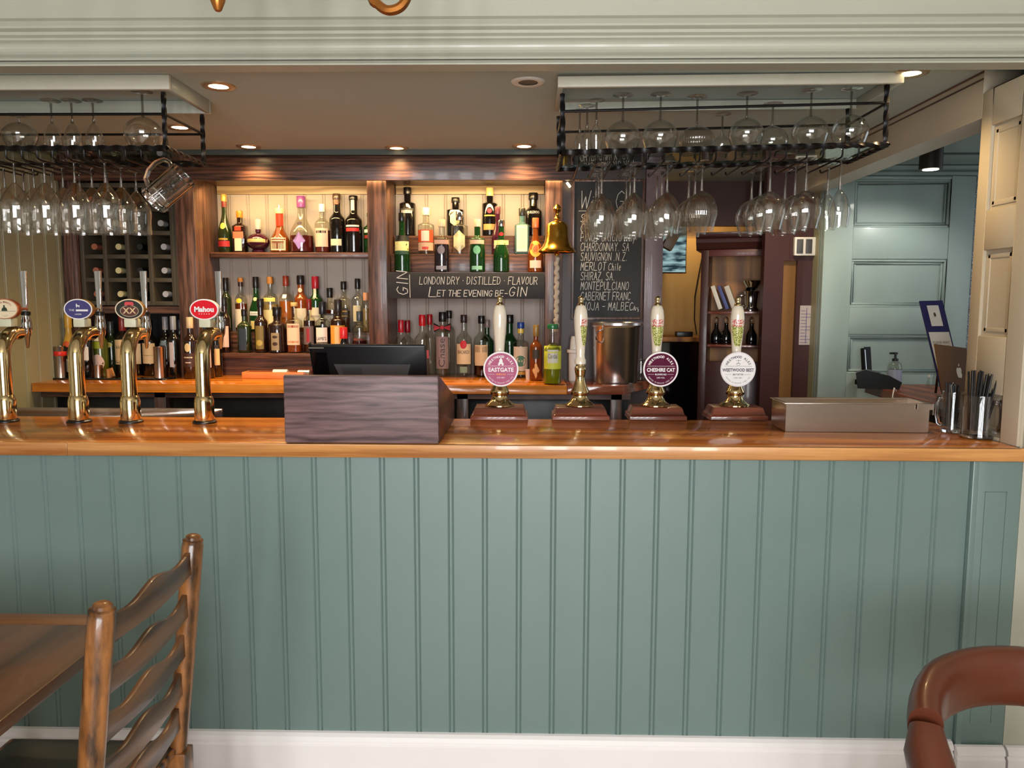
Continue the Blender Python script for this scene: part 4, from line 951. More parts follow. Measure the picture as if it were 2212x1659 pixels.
for px, kind, H_, R_, ft, st_, y, lb, nm_, rb in ((1252, 'flute', .175, .0215, .030, .068, .55, 'slim flute at the left end of the right rack shelf, furthest back', 'flute_glass', 0), (1268, 'flute', .175, .0215, .030, .068, .48, 'slim flute at the left end of the right rack shelf, middle of three', 'flute_glass', 0), (1288, 'flute', .175, .0215, .030, .068, .41, 'slim flute at the left end of the right rack shelf, nearest', 'flute_glass', 0),
                                                   (1345, 'balloon', .200, .063, .036, .080, .45, 'large balloon glass on the right rack shelf, next to the flutes', 'balloon_glass', 0), (1426, 'balloon', .200, .063, .036, .080, .45, 'large balloon glass on the right rack shelf, second from the flutes', 'balloon_glass', 0),
                                                   (1505, 'balloon', .190, .061, .036, .092, .46, 'ribbed balloon glass on the right rack shelf', 'ribbed_glass', 1), (1560, 'snifter', .150, .032, .032, .068, .55, 'small snifter on the right rack shelf behind the balloons', 'snifter_glass', 0),
                                                   (1612, 'balloon', .186, .060, .036, .075, .42, 'balloon glass on the right rack shelf just right of the small snifter', 'balloon_glass', 0), (1668, 'balloon', .178, .058, .036, .07, .54, 'balloon glass on the right rack shelf, set further back', 'balloon_glass', 0),
                                                   (1750, 'balloon', .200, .063, .036, .080, .45, 'large balloon glass on the right rack shelf, second from the right post', 'balloon_glass', 0), (1836, 'balloon', .200, .063, .036, .080, .45, 'large balloon glass on the right rack shelf beside the right post', 'balloon_glass', 0)):
    x = X(px, y, 280); stem_glass(kind, nm_, H_, R_, ft, st_, (x, y, rz(x) + .0112 + H_), lb, 'glass', GT, (0, 0, 0), bool(rb))
# glass tankard hung by its handle from the last hook
p = at(362, 406, .40)
tk = thing('hanging_beer_tankard', 'heavy glass tankard hung by its handle from the end of the left rack', 'tankard', (p.x, .405, p.z), (0, math.radians(52), 0))
fac = lambda th, r: (r*(1 + .025*math.cos(12*th))*math.cos(th), r*(1 + .025*math.cos(12*th))*math.sin(th))
MB().lathe([(.047, -.074), (.052, -.070), (.052, -.058), (.049, -.05), (.049, .055), (.051, .07), (.050, .074), (.046, .073), (.043, .055), (.043, -.050), (.001, -.054)], 72, None, fac, True, False).build('mug_body', THICK, tk)
MB().tube([(-.047, 0, .056), (-.066, 0, .062), (-.086, 0, .050), (-.094, 0, .020), (-.090, 0, -.015), (-.074, 0, -.042), (-.047, 0, -.05)], .0085, 12).build('handle', THICK, tk)

# ------------------------------------------------------------------ beer taps
def oval(mb, rx, rz_, y0, y1): mb.disc(0, 0, rx, rz_, y0, 48, None, y1)
def tap(px, label, badge, turn):
    p = atz(px, 905, BT)
    t = thing('beer_tap', label, 'beer tap', (p.x, .412, BT + .0005), (0, 0, turn), 'brass beer taps')
    MB().lathe([(.042, 0), (.042, .005), (.036, .010)], 32).build('base_ring', BLACK, t)
    MB().lathe([(.0335, .010), (.0345, .016), (.0345, .074), (.0325, .084), (.030, .094), (.0268, .098)], 36).build('sleeve', BRASS, t)
    arc = [(0, 0, .098), (0, 0, .18), (0, 0, .235)] + [(0, .085 - .085*math.cos(a), .235 + .085*math.sin(a)) for a in [PI/2*k/10 for k in range(1, 11)]] + [(0, .112, .32)]
    MB().tube(arc, .0262, 28).build('column', BRASS, t)
    MB().tube([(0, .112, .32), (0, .117, .32), (0, .122, .32)], [.0245, .018, .010], 20).tube([(0, .12, .32), (0, .165, .325)], .008, 12).build('shank', CHROME, t)
    MB().box(-.021, .021, .030, .075, .344, .374).build('badge_mount', mat('pale_mount', (206, 206, 176), .4), t, .003)
    MB().lathe([(.003, .258), (.0055, .262), (.011, .302), (.013, .306), (.017, .316), (.0195, .34), (.018, .365), (.0145, .378), (.016, .384), (.016, .396), (.010, .40)], 20, T((0, .172, 0))).build('tap_body', CHROME, t)
    m = MB(); m.add([(x*(.0075 + .0045*z_), .172 + y*.006, .398 + .155*z_) for z_ in (0, 1) for x, y in ((-1, -1), (1, -1), (1, 1), (-1, 1))], [(0, 1, 2, 3), (4, 5, 6, 7), (0, 1, 5, 4), (1, 2, 6, 5), (2, 3, 7, 6), (3, 0, 4, 7)])
    m.build('lever', CHROME, t, .002)
    MB().lathe([(.0165, .384), (.017, .398)], 20, T((0, .172, 0))).build('collar', BLACK, t)
    # badge, turned back so that it faces the room
    bcol, art = badge
    bd = MB(); bd.disc(0, 0, .052, .037, .002, 48, None, .022); b = bd.build('badge', bcol[0], t, .001); b.location = (0, .030, .409); b.rotation_euler = (0, 0, -turn)
    r = MB(); r.ring(0, 0, .052, .037, .0035, -.0005, 48, None, .003); o = r.build('badge_rim', bcol[1], b)
    o = MB().disc(0, 0, .0485, .0335, .0010, 48, None, .002).build('badge_face', bcol[2], b)
    MB().lathe([(.030, .022), (.012, .05), (.006, .075), (.004, .13)], 12, R(-PI/2, 'X')).build('badge_bracket', bcol[0], b)
    art(b)
cream = paper((232, 214, 180)); white = paper((236, 232, 230)); dk = paper((40, 30, 28))
def art_a(b):
    m = MB(); arc_text(m, 'BIRRA MORETTI', .0085, 0, -.006, .031, PI/2, .0002, .155, .9, .0002); m.build('lettering', paper((150, 50, 40)), b, fixn=False)
    m = MB().box(-.042, .042, .0002, .0008, -.0085, -.0075).disc(0, .0105, .0032, .0036, .0002); m.prism([(-.010, -.007), (.012, -.007), (.009, .003), (.002, .008), (-.004, .006), (-.009, .000)], .0002, .0008); m.build('emblem', paper((40, 56, 40)), b)
    m = MB(); arc_text(m, 'SINCE', .006, 0, -.004, .022, -PI/2, .0002, .22, .9, 0, True); m.build('lettering', paper((110, 96, 70)), b, fixn=False)
def art_b(b):
    m = MB(); text(m, 'THE', .010, -.024, -.004, .0002, 1.1); m.box(-.008, .036, .0002, .0008, -.0075, -.001); text(m, 'LAGER', .0075, 0, -.0185, .0002, 1.1); m.build('lettering', white, b, fixn=False)
    m = MB(); m.prism([(-.006, .006), (-.004, .006), (-.004, .010), (.003, .010), (.003, .006), (.005, .006), (.006, .014), (-.002, .014), (-.005, .021), (-.007, .017), (-.007, .012)], .0002, .0008); m.build('emblem', white, b)
def art_c(b):
    MB().ring(0, -.006, .034, .021, .002, .0002).build('emblem_ring', paper((190, 170, 140)), b)
    MB().disc(0, -.006, .031, .018, .0006, 40, None, .001).build('emblem', paper((88, 46, 36)), b)
    MB().prism([(-.018, .016), (-.014, .027), (.014, .027), (.018, .016), (.008, .013), (-.008, .013)], .0002, .0008).build('emblem_red', paper((206, 70, 74)), b)
    m = MB(); text(m, 'XX', .030, 0, -.006, .0001, 1.1, 0, .0004); m.build('lettering', paper((226, 196, 150)), b, fixn=False)
def art_d(b):
    m = MB(); text(m, 'Mahou', .025, 0, .0, .0002, 1.05, 0, .0012); m.build('lettering', white, b, fixn=False)
    m = MB()
    for k in range(5): m.prism([(-.018 + k*.009 + (.0028 if i % 2 == 0 else .0012)*math.sin(i*PI/5), -.016 + (.0028 if i % 2 == 0 else .0012)*math.cos(i*PI/5)) for i in range(10)], .0002, .0008)
    m.build('star_row', paper((236, 196, 190)), b)
COPPER = mat('copper_case', (176, 96, 60), .3, .6)
GOLDC = mat('gold_case', (176, 136, 60), .3, .8)
tap(-47, 'brass beer tap at the far left, only its chrome lever and nozzle inside the frame', ((BLACK, white, dk), lambda b: None), 0)
tap(40, 'brass beer tap with a cream oval badge in a copper case', ((COPPER, mat('copper_rim', (206, 140, 100), .3, .6), cream), art_a), .10)
tap(197, 'brass beer tap with a purple oval badge', ((GOLDC, white, paper((62, 58, 112))), art_b), 0)
tap(308, 'brass beer tap with a dark oval badge with red top', ((GOLDC, paper((226, 210, 180)), paper((34, 30, 24))), art_c), .09)
tap(465, 'brass beer tap with a bright red oval badge, nearest the till box', ((mat('white_case', (230, 226, 220), .3), white, mat('badge_red', (222, 20, 40), .25, 0, .4)), art_d), 0)

# ------------------------------------------------------------------ hand pumps
def clip(t, face, ink, lines, dx):
    """round pump clip with its lettering"""
    b = MB().disc(0, 0, .0655, .0655, 0, 64, None, .006).build('pump_clip', paper((236, 230, 230)), t); b.location = (dx, -.055, .190)
    MB().disc(0, 0, .0600, .0600, -.0006, 64, None, 0).build('clip_face', face, b)
    MB().ring(0, 0, .0635, .0635, .0010, -.0004, 64).build('clip_ring', ink if face is not white else paper((180, 176, 190)), b)
    y = -.0012
    m = MB(); arc_text(m, 'WEETWOOD ALES', .0125, 0, 0, .0465, PI/2, y, .185, .9, .0004)
    z, s, sx1 = lines[0][1:]; text(m, lines[0][0], s, 0, z, y, sx1, 0, .0006)
    m.box(-.052, .052, y, y + .0005, .0115, .0125).box(-.048, -.024, y, y + .0005, -.0195, -.0187).box(.024, .048, y, y + .0005, -.0195, -.0187)
    text(m, lines[2][0], .0085, 0, -.032, y, .9)
    arc_text(m, 'CRAFTED IN CHESHIRE SINCE 1992', .0068, 0, 0, .0525, -PI/2, y, .068, .8, 0, True)
    m.build('lettering', ink, b, fixn=False)
    m = MB(); text(m, lines[1][0], .0085, 0, -.0195, y, .85, 0, .0002); m.build('lettering', lines[1][1], b, fixn=False)
    return b
def meadow(name, a, b_, dots):
    m, nt, b = nm(name); b.inputs['Roughness'].default_value = .2
    tc = N(nt, 'ShaderNodeTexCoord'); v = N(nt, 'ShaderNodeTexVoronoi'); v.inputs['Scale'].default_value = 210
    nt.links.new(tc.outputs['Object'], v.inputs['Vector'])
    cr = N(nt, 'ShaderNodeValToRGB'); e = cr.color_ramp.elements; e[0].position = .40; e[0].color = lin(dots); e[1].position = .52; e[1].color = lin(a)
    e2 = cr.color_ramp.elements.new(.75); e2.color = lin(b_)
    nt.links.new(v.outputs['Distance'], cr.inputs[0]); nt.links.new(cr.outputs[0], b.inputs['Base Color']); return m
MEADOW = meadow('meadow_print', (196, 196, 110), (206, 204, 140), (96, 110, 40)); FLOWER = meadow('flower_print', (226, 206, 190), (228, 216, 200), (196, 50, 60))
HP = [(.0165, .203), (.0215, .206), (.0215, .222), (.0185, .226), (.0165, .238), (.0185, .275), (.0225, .315), (.0258, .362), (.0262, .385), (.0235, .408), (.0185, .424), (.0135, .428)]
def pump(px, dx, label, fl):
    p = atz(px, 908, BT)
    t = thing('hand_pump', label, 'hand pump', (p.x, p.y + .072, BT + .0006), (0, 0, 0), 'hand pumps')
    m = MB(); m.add([(x*.107, y*.074, 0) for x, y in ((-1, -1), (1, -1), (1, 1), (-1, 1))] + [(x*.107, y*.074, .013) for x, y in ((-1, -1), (1, -1), (1, 1), (-1, 1))] + [(x*.101, y*.068, .018) for x, y in ((-1, -1), (1, -1), (1, 1), (-1, 1))],
                    [(0, 1, 2, 3), (0, 1, 5, 4), (1, 2, 6, 5), (2, 3, 7, 6), (3, 0, 4, 7), (4, 5, 9, 8), (5, 6, 10, 9), (6, 7, 11, 10), (7, 4, 8, 11), (8, 9, 10, 11)])
    m.build('plinth', MAHOG, t, .0015)
    m = MB(); m.add([(x*.100, y*.067, .0182) for x, y in ((-1, -1), (1, -1), (1, 1), (-1, 1))] + [(x*.091, y*.058, .045) for x, y in ((-1, -1), (1, -1), (1, 1), (-1, 1))], [(0, 1, 2, 3), (0, 1, 5, 4), (1, 2, 6, 5), (2, 3, 7, 6), (3, 0, 4, 7), (4, 5, 6, 7)])
    m.build('block', MAHOG, t, .002)
    MB().lathe([(.050, .0452), (.0565, .047), (.0565, .051), (.047, .057), (.036, .066), (.0315, .076), (.029, .080), (.029, .086), (.0335, .090), (.0365, .097), (.034, .105), (.0265, .120), (.0205, .138), (.0178, .150), (.0185, .165), (.0215, .180), (.0225, .188), (.0205, .194), (.0175, .198), (.0165, .203)], 40).build('pillar', BRASS, t)
    MB().lathe(HP, 32).build('handle', CERAMIC, t)
    MB().lathe([(.0125, .428), (.0135, .432), (.0095, .438), (.0085, .443), (.011, .450), (.0105, .457), (.006, .462), (.003, .463)], 20).build('finial', BRASS, t)
    if fl is not None:
        for nm_, z0, z1, M_ in (('meadow_print', .275, .352, MEADOW), ('flower_print', .348, .376, FLOWER)):
            vs = []
            for j in range(9):
                z = z0 + (z1 - z0)*j/8; r = ip([(b, a) for a, b in HP], z) + .0006
                wd_ = .95 if nm_ == 'flower_print' else .35 + .75*math.sqrt(max(0, (j + .3)/8.3))
                for i in range(9):
                    a = fl - PI/2 + wd_*(i/4 - 1); vs.append((r*math.cos(a), r*math.sin(a), z))
            MB().add(vs, [(j*9 + i, j*9 + i + 1, (j + 1)*9 + i + 1, (j + 1)*9 + i) for j in range(8) for i in range(8)], True).build(nm_, M_, t, fixn=False)
    return t
PINK_ = paper((170, 70, 110)); PLUM = mat('plum_print', (84, 6, 46), .6, 0, 0, .04, 60, 0, .15); INK = paper((84, 80, 96))
t = pump(1078, .006, 'hand pump with a pink round clip, nearest the till box', None)
b = clip(t, PINK_, white, [('EASTGATE', -.003, .021, .95), ('AMBER ALE', paper((240, 150, 70))), ('4.2% ABV',)], .006)
MB().prism([(-.010, .014), (-.010, .022), (-.0065, .026), (-.006, .034), (-.002, .040), (0, .047), (.002, .040), (.006, .034), (.0065, .026), (.010, .022), (.010, .014), (.004, .014), (.003, .019), (-.003, .019), (-.004, .014)], -.0012, -.0007).build('tower_emblem', white, b)
pump(1255, 0, 'hand pump without a clip, its flower print turned to the side', .95)
t = pump(1422, .006, 'hand pump with a plum-coloured round clip and flower print', 0)
b = clip(t, PLUM, white, [('CHESHIRE CAT', -.003, .019, .82), ('BLONDE ALE', white), ('3.8% VOL',)], .008)
t = pump(1597, -.004, 'hand pump with a white round clip, beside the steel box', -.1)
b = clip(t, white, INK, [('WEETWOOD BEST', -.003, .0165, .84), ('BEST BITTER', INK), ('3.8% ABV',)], -.006)
m = MB(); m.disc(0, .034, .0022, .0022, -.0012).box(-.0005, .0005, -.0012, -.0007, .024, .034).box(-.010, -.004, -.0012, -.0007, .033, .0345).box(.004, .010, -.0012, -.0007, .033, .0345); m.ring(0, .019, .0075, .0045, .0012, -.0012, 24); m.box(-.006, .006, -.0012, -.0007, .0225, .024); m.build('crest_emblem', paper((130, 126, 140)), b)

# ------------------------------------------------------------------ till box and till screen
x0, x1 = X(614, .01, 880), X(948, .01, 880)
tb = thing('till_box', 'dark grained oak box shielding the till on the bar', 'till box', (x0, .004, BT + .0022))
L = x1 - x0; hf = Zp(812, .01, 780) - BT; hb = at(981, 851, .55).z - BT
MB().box(0, L, 0, .02, 0, hf).build('front_panel', TILLW, tb, .006)
for x in (0, L - .014): MB().prism([(.0205, 0), (.50, 0), (.50, hb), (.0205, hf - .002)], x, x + .014, 'yz').build('side_panel', OAKY, tb, .002)
sc = thing('till_screen', 'black till monitor seen from behind over the oak box', 'till screen', (X(800, .30, 780) + .010, .25, BT + .0006))
zt = Zp(746, .20, 800) - BT; hw = (X(934, .20, 770) - X(667, .20, 770))/2 - .012
m = MB(); v = []
A = [(-.045, zt), (-.025, zt + .004), (.10, .06), (.07, .045)]
m.prism(A, -hw, hw, 'yz'); m.build('casing', BLACK, sc, .006)
mt = [(-.036, zt - .022), (.063 - .045, (zt + .045)/2 + .022)]
d0, d1 = .26, .53
def slope_pt(x, u, off=.0015): return (x, -.045 + .115*u - off, zt + (.045 - zt)*u - off*.5)
MB().add([slope_pt(-hw*.62, d0), slope_pt(hw*.72, d0), slope_pt(hw*.60, d1), slope_pt(-hw*.50, d1)], [(0, 1, 2, 3)]).build('back_plate', mat('till_grey', (74, 72, 70), .5), sc, fixn=False)
MB().add([slope_pt(-hw*.50, d0 + .05, .003), slope_pt(-hw*.14, d0 + .05, .003), slope_pt(-hw*.14, d0 + .16, .003), slope_pt(-hw*.46, d0 + .16, .003)], [(0, 1, 2, 3)]).build('vent_panel', mat('till_grey_dark', (60, 59, 58), .5), sc, fixn=False)
MB().add([slope_pt(-hw*.99, .10), slope_pt(-hw*.72, .10), slope_pt(-hw*.70, .95), slope_pt(-hw*.96, .95)], [(0, 1, 2, 3)]).build('cable_cover', BLACKG, sc, fixn=False)
MB().box(-.08, .08, .02, .16, 0, .05).build('stand', BLACK, sc, .004)
MB().box(-hw - .001, -hw + .05, -.05, -.03, zt - .012, zt - .008).build('trim_strip', CHROME, sc)

# ------------------------------------------------------------------ steel box, glass mugs of straws
sb = thing('steel_box', 'long open steel box with a rolled rim at the right of the bar', 'box', (.882, .288, BT + .0006))
L = .484; D = .152; hh = at(1700, 872, .29).z - BT
m = MB(); m.box(0, L, 0, .0015, 0, hh).box(0, L, D - .0015, D, 0, hh).box(0, .0015, .0015, D - .0015, 0, hh).box(L - .0015, L, .0015, D - .0015, 0, hh).box(0, L, .0015, D - .0015, 0, .0015); m.build('shell', STEEL, sb)
m = MB(); m.box(-.007, L + .007, -.007, .004, hh - .001, hh + .003).box(-.007, L + .007, D - .004, D + .007, hh - .001, hh + .003).box(-.007, .004, .004, D - .004, hh - .001, hh + .003).box(L - .004, L + .007, .004, D - .004, hh - .001, hh + .003); m.build('rim', STEEL, sb, .001)
MB().box(.002, L - .002, .002, D - .002, hh - .02, hh - .017).build('inner_tray', mat('pale_tray', (206, 196, 170), .3, .5), sb)
MB().box(L - .045, L + .010, -.0095, -.0075, hh - .018, hh + .002).box(L + .0075, L + .0105, -.0075, .03, hh - .036, hh + .002).build('corner_clip', STEEL, sb)
def mug(px, py, w, top, label, hang):
    p = atz(px, py, BT); yc = p.y + .042; r = w*(yc + 2.33)/2/1661; h = at(px, top, yc - r*.7).z - BT
    t = thing('glass_mug', label, 'mug', (X(px, yc, 900), yc, BT + .0006), (0, 0, 0), 'straw mugs')
    MB().lathe([(r*.92, 0), (r, .004), (r, .012), (r*.97, .02), (r, h*.98), (r*.99, h), (r*.93, h - .002), (r*.88, .022), (.001, .014)], 40, None, None, True, False).build('wall', GLASS, t)
    MB().lathe([(r*.9, .001), (r*.96, .005), (r*.96, .011), (.002, .013)], 32).build('thick_base', THICK, t)
    a = hang; c, s = math.cos(a), math.sin(a)
    MB().tube([(r*q*c, r*q*s, h*z) for q, z in ((.98, .86), (1.28, .86), (1.42, .72), (1.42, .42), (1.25, .22), (.98, .18))], .007, 10).build('handle', THICK, t)
    return t, r, h, yc
STRAW = mat('black_straw', (10, 10, 12), .5)
sp = None
def straws(px, yc, r, n, L, lean, label, group, amp):
    global sp
    cx = X(px, yc, 900)
    for i in range(n):
        a = 2*PI*i*.381966; q = math.sqrt((i + .5)/n)*r*.74
        bx_, by_ = q*math.cos(a)*.8, q*math.sin(a)*.8
        tx, ty = bx_*amp + lean, by_*amp*.7
        dv = Vector((tx, ty, L*(1 + .04*math.sin(i*2.3)))); e = dv.to_track_quat('Z', 'Y').to_euler()
        loc = (cx + bx_*.8 - lean*.25, yc + by_*.8, BT + .0235)
        if sp is None:
            sp = MB().lathe([(.0032, 0), (.0032, .205)], 8, None, None, False, False).build('drinking_straw', STRAW); sp['category'] = 'straw'; o = sp
        else:
            o = sp.copy(); COL.objects.link(o)
        o['label'] = label; o['category'] = 'straw'; o['group'] = group; o.location = loc; o.rotation_euler = e
        o.scale = (1, 1, L*(1 + .04*math.sin(i*2.3))/.205)
t, r, h, yc = mug(2056, 938, 42, 848, 'glass mug with shorter black straws, against the bar post', PI*.93)
straws(2056, yc, r, 12, .142, -.002, 'black straw standing in the left glass mug', 'straws in the left mug', .4)
cxm = X(2056, yc, 900)
tg_ = tag(MB().tube([(.004, -.006, .02), (-.006, -.008, .10), (-.012, -.006, .158), (-.004, -.002, .166), (.004, 0, .158), (.008, .004, .12)], .0018, 8).build('tongs', CHROME), 'thin steel tongs hooked in the left straw mug', 'tongs'); tg_.location = (cxm, yc, BT + .003)
t, r, h, yc = mug(2115, 950, 72, 856, 'glass mug crammed with long black straws, at the end of the bar', PI*1.62)
straws(2115, yc, r, 26, .19, .022, 'black straw fanned out in the right glass mug', 'straws in the right mug', 1.0)

# ------------------------------------------------------------------ service corner to the right of the beam
YT = 1.97
tx0, tx1 = X(1778, YT, 500), X(2098, YT, 500)
ztp = Zp(382, YT, 1900)
struct(MB().box(tx0 - .001, 3.2, YT + .02, YT + .06, 0, CEIL).build('wall_corner', TEAL_WALL))
td = thing('panelled_door', 'old teal panelled door behind the service desk, streaked with light', 'door', (tx0, YT, 0))
DW = tx1 - tx0; dx0, dx1 = X(1840, YT, 500) - tx0, X(2046, YT, 500) - tx0
pan = [(Zp(808, YT, 1940), Zp(722, YT, 1940)), (Zp(664, YT, 1940), Zp(560, YT, 1940)), (Zp(492, YT, 1940), Zp(388, YT, 1940))]
m = MB(); m.box(0, dx0, -.02, .018, 0, ztp).box(dx1, DW, -.02, .018, 0, ztp)
zz = .0
for a, b in pan: m.box(dx0, dx1, -.02, .018, zz, a); zz = b
m.box(dx0, dx1, -.02, .018, zz, ztp); m.build('door_frame', TEAL_WALL, td, .002)
for a, b in pan:
    MB().box(dx0, dx1, .0, .016, a, b).build('panel', TEAL_WALL, td)
    q = MB()
    for o_, y_ in ((0, -.014), (.014, -.007)):
        q.box(dx0 + o_, dx1 - o_, y_, .0, a + o_, a + o_ + .013).box(dx0 + o_, dx1 - o_, y_, .0, b - o_ - .013, b - o_).box(dx0 + o_, dx0 + o_ + .013, y_, .0, a + o_ + .013, b - o_ - .013).box(dx1 - o_ - .013, dx1 - o_, y_, .0, a + o_ + .013, b - o_ - .013)
    q.build('panel_moulding', TEAL_WALL, td, .002)
struct(MB().prism([(YT + .02, CEIL - .03), (YT - .03, CEIL - .03), (YT - .03, ztp + .055), (YT - .012, ztp + .035), (YT - .03, ztp + .02), (YT - .012, ztp + .004), (YT + .02, ztp + .004)], tx0, 3.2, 'yz').build('trim_7', TEAL_WALL))
struct(MB().box(JX + .121, 3.2, .33, YT, CEIL - .02, CEIL - .001).build('ceiling_corner', TEAL_WALL))
struct(MB().box(tx1 + .005, 3.2, YT - .01, YT + .018, 0, CEIL).build('wall_pattern', meadow('patterned_paper', (110, 96, 96), (150, 176, 186), (36, 24, 34))))
p = at(2011, 352, 1.5)
sp_ = thing('ceiling_spotlight', 'dark cylinder spotlight under the teal ceiling above the service desk', 'spotlight', (p.x, 1.5, CEIL - .0205))
zb = Zp(366, 1.5, 2011) - (CEIL - .0205)
MB().lathe([(.05, 0), (.052, -.002), (.052, zb), (.046, zb)], 28, None, None).build('housing', mat('gunmetal', (52, 46, 42), .4, .4), sp_)
MB().lathe([(.001, zb - .002), (.036, zb - .002)], 20, None, None, False, False).build('lens', mat('spot_lens', (255, 244, 220), .5, emis=10), sp_)
lamp('ceiling_spotlight_lamp', 'SPOT', (p.x, 1.5, CEIL - .022 + zb), 34, (1, .95, .86), .03, None, (math.radians(24), 0, 0), math.radians(120), .8)
# desk
dk_ = thing('service_desk', 'red-brown varnished desk top running back to the teal door', 'desk')
a, b = atz(1854, 826, 1.09), atz(2032, 877, 1.09)
MB().prism([(b.x - .02, .60), (2.7, .60), (2.7, 1.90), (a.x, 1.90)], 1.045, 1.09, 'xy').build('top', wood('desk_varnish', (84, 40, 24), (140, 74, 48), 'y', 34, 1.2, .38, 0, 3, .3), dk_, .003)
MB().box(1.95, 2.65, .68, 1.85, 0, 1.0445).build('base', DARK, dk_)
DZ = 1.0915
p = at(1899, 830, 1.70)
cm = thing('card_machine', 'black card machine with grey top on the service desk', 'card machine', (p.x, 1.70, DZ + .0025), (0, 0, -.35))
MB().prism([(-.10, 0), (.085, 0), (.095, .03), (.04, .06), (-.07, .085), (-.11, .07)], -.05, .05, 'xz').build('body', mat('card_machine_black', (10, 10, 11), .5, 0, 0, .05, 20, 0, .25), cm, .006)
MB().prism([(-.10, .074), (-.055, .082), (-.01, .0755), (.0, .078), (-.055, .090), (-.115, .078)], -.036, .036, 'xz').build('paper_cover', GREYP, cm, .002)
p = at(1872, 818, 1.84)
ph = thing('cordless_phone', 'black cordless phone standing in its cradle behind the card machine', 'phone', (p.x, 1.83, DZ), (0, 0, .5))
MB().box(-.04, .04, -.045, .05, 0, .03).build('cradle', MATS['card_machine_black'], ph, .006)
MB().prism([(-.022, .031), (.022, .031), (.026, .20), (-.018, .20)], -.014, .014, 'xz', R(-.14, 'X')).build('handset', MATS['card_machine_black'], ph, .005)
MB().box(-.020, -.016, -.017, -.0145, .05, .19, R(-.14, 'X')).build('edge_strip', CHROME, ph)
p = at(1932, 812, 1.84)
sz = thing('sanitiser_bottle', 'clear pump bottle of hand gel with black pump in front of the teal door', 'pump bottle', (p.x, 1.84, DZ))
MB().lathe([(.034, 0), (.036, .004), (.036, .10), (.030, .118), (.015, .128), (.015, .135)], 28).build('bottle', BOTG, sz)
MB().lathe([(.016, .130), (.016, .142), (.006, .145), (.006, .165), (.012, .166), (.012, .176)], 18).box(-.03, .006, -.006, .006, .166, .176).build('pump', BLACK, sz)
MB().lathe([(.0364, .02), (.0364, .085)], 28, None, None, False, False).build('label', mat('gel_label', (150, 156, 176), .4), sz)
for px, py, h, r, lb in ((2010, 836, .05, .012, 'small glass vial on the service desk'), (2028, 834, .105, .022, 'conical clear bottle beside the vial on the service desk')):
    p = atz(px, py, DZ); t = thing('clear_bottle', lb, 'bottle', (p.x, p.y + .02, DZ))
    MB().lathe([(r, 0), (r, h*.4), (r*.45, h*.8), (r*.45, h)], 18).build('body', BOTG, t)
    MB().lathe([(r*.55, h), (r*.55, h*1.25)], 14).build('cap', WHITEP, t)
# sign and laptop
yS = 1.30
def pyz(px, Y, Z):
    a, b = at(px, 700, Y).z, at(px, 900, Y).z; return 700 + 200*(Z - a)/(b - a)
c0, c1, c2, c3 = at(1986, 650, yS), at(2036, 649, yS), at(2090, pyz(2090, yS - .26, 1.094), yS - .26), at(2040, pyz(2040, yS - .26, 1.094), yS - .26)
sg = thing('waiting_sign', 'tall leaning navy and white sign that starts PLEASE WAIT, behind the laptop', 'sign')
ex = (c1 - c0); ez = (c0 - c3); nn = ex.cross(ez).normalized()
def S(u, v, o=0): return tuple(c3 + (c2 - c3)*u + (c0 - c3 + (c1 - c0 - c2 + c3)*u)*v + nn*o)
def quad(m, u0, u1, v0, v1, o): return m.add([S(u0, v0, o), S(u1, v0, o), S(u1, v1, o), S(u0, v1, o)], [(0, 1, 2, 3)])
m = MB(); m.add([S(u, v, o) for o in (0, -.006) for u, v in ((0, 0), (1, 0), (1, 1), (0, 1))], [(0, 1, 2, 3), (4, 5, 6, 7), (0, 1, 5, 4), (1, 2, 6, 5), (2, 3, 7, 6), (3, 0, 4, 7)])
m.build('board', mat('navy_board', (40, 36, 92), .4), sg)
if nn.y > 0: nn = -nn
quad(MB(), .06, .94, .02, .68, .001).build('white_panel', WHITEP, sg, fixn=False)
quad(MB(), .26, .76, .74, .95, .001).build('logo_card', WHITEP, sg, fixn=False)
m = MB()
for s, v, wv in (('PLEASE WAIT', .575, .72), ('HERE TO BE', .535, .66), ('SEATED', .495, .4)):
    vs, fs = glyphs(s, 1); wd_ = max(a for a, b in vs) - min(a for a, b in vs); k = wv/wd_
    m.add([S(.5 + a*k, v + b*.034, .002) for a, b in vs], fs)
m.build('lettering', paper((70, 66, 72)), sg, fixn=False)
m = MB(); m.add([S(.51 + .05*math.cos(2*PI*i/12), .855 + .022*math.sin(2*PI*i/12), .002) for i in range(12)], [tuple(range(12))]); m.build('emblem', paper((60, 54, 50)), sg, fixn=False)
MB().tube([S(.5, .55, -.007), (c2.x + .05, yS + .10, DZ + .01)], .006, 6).build('prop_leg', BLACK, sg)
yL = .74
l0, l1, l3 = at(2020, 743, yL), at(2088, 752, yL + .10), at(2042, 880, yL - .02)
l2 = l1 + (l3 - l0)
lt = thing('laptop', 'open laptop seen from behind, bronze-brown lid with a white fruit mark', 'laptop')
n2 = (l1 - l0).cross(l0 - l3).normalized()
if n2.y > 0: n2 = -n2
def LQ(u, v, o=0): return tuple(l3 + (l2 - l3)*u + (l0 - l3 + (l1 - l0 - l2 + l3)*u)*v + n2*o)
m = MB(); m.add([LQ(u, v, o) for o in (0, -.006) for u, v in ((0, 0), (1, 0), (1, 1), (0, 1))], [(0, 1, 2, 3), (4, 5, 6, 7), (0, 1, 5, 4), (1, 2, 6, 5), (2, 3, 7, 6), (3, 0, 4, 7)])
m.build('lid', mat('bronze_lid', (104, 74, 44), .6, 0, 0, .04, 20, 0, .15), lt)
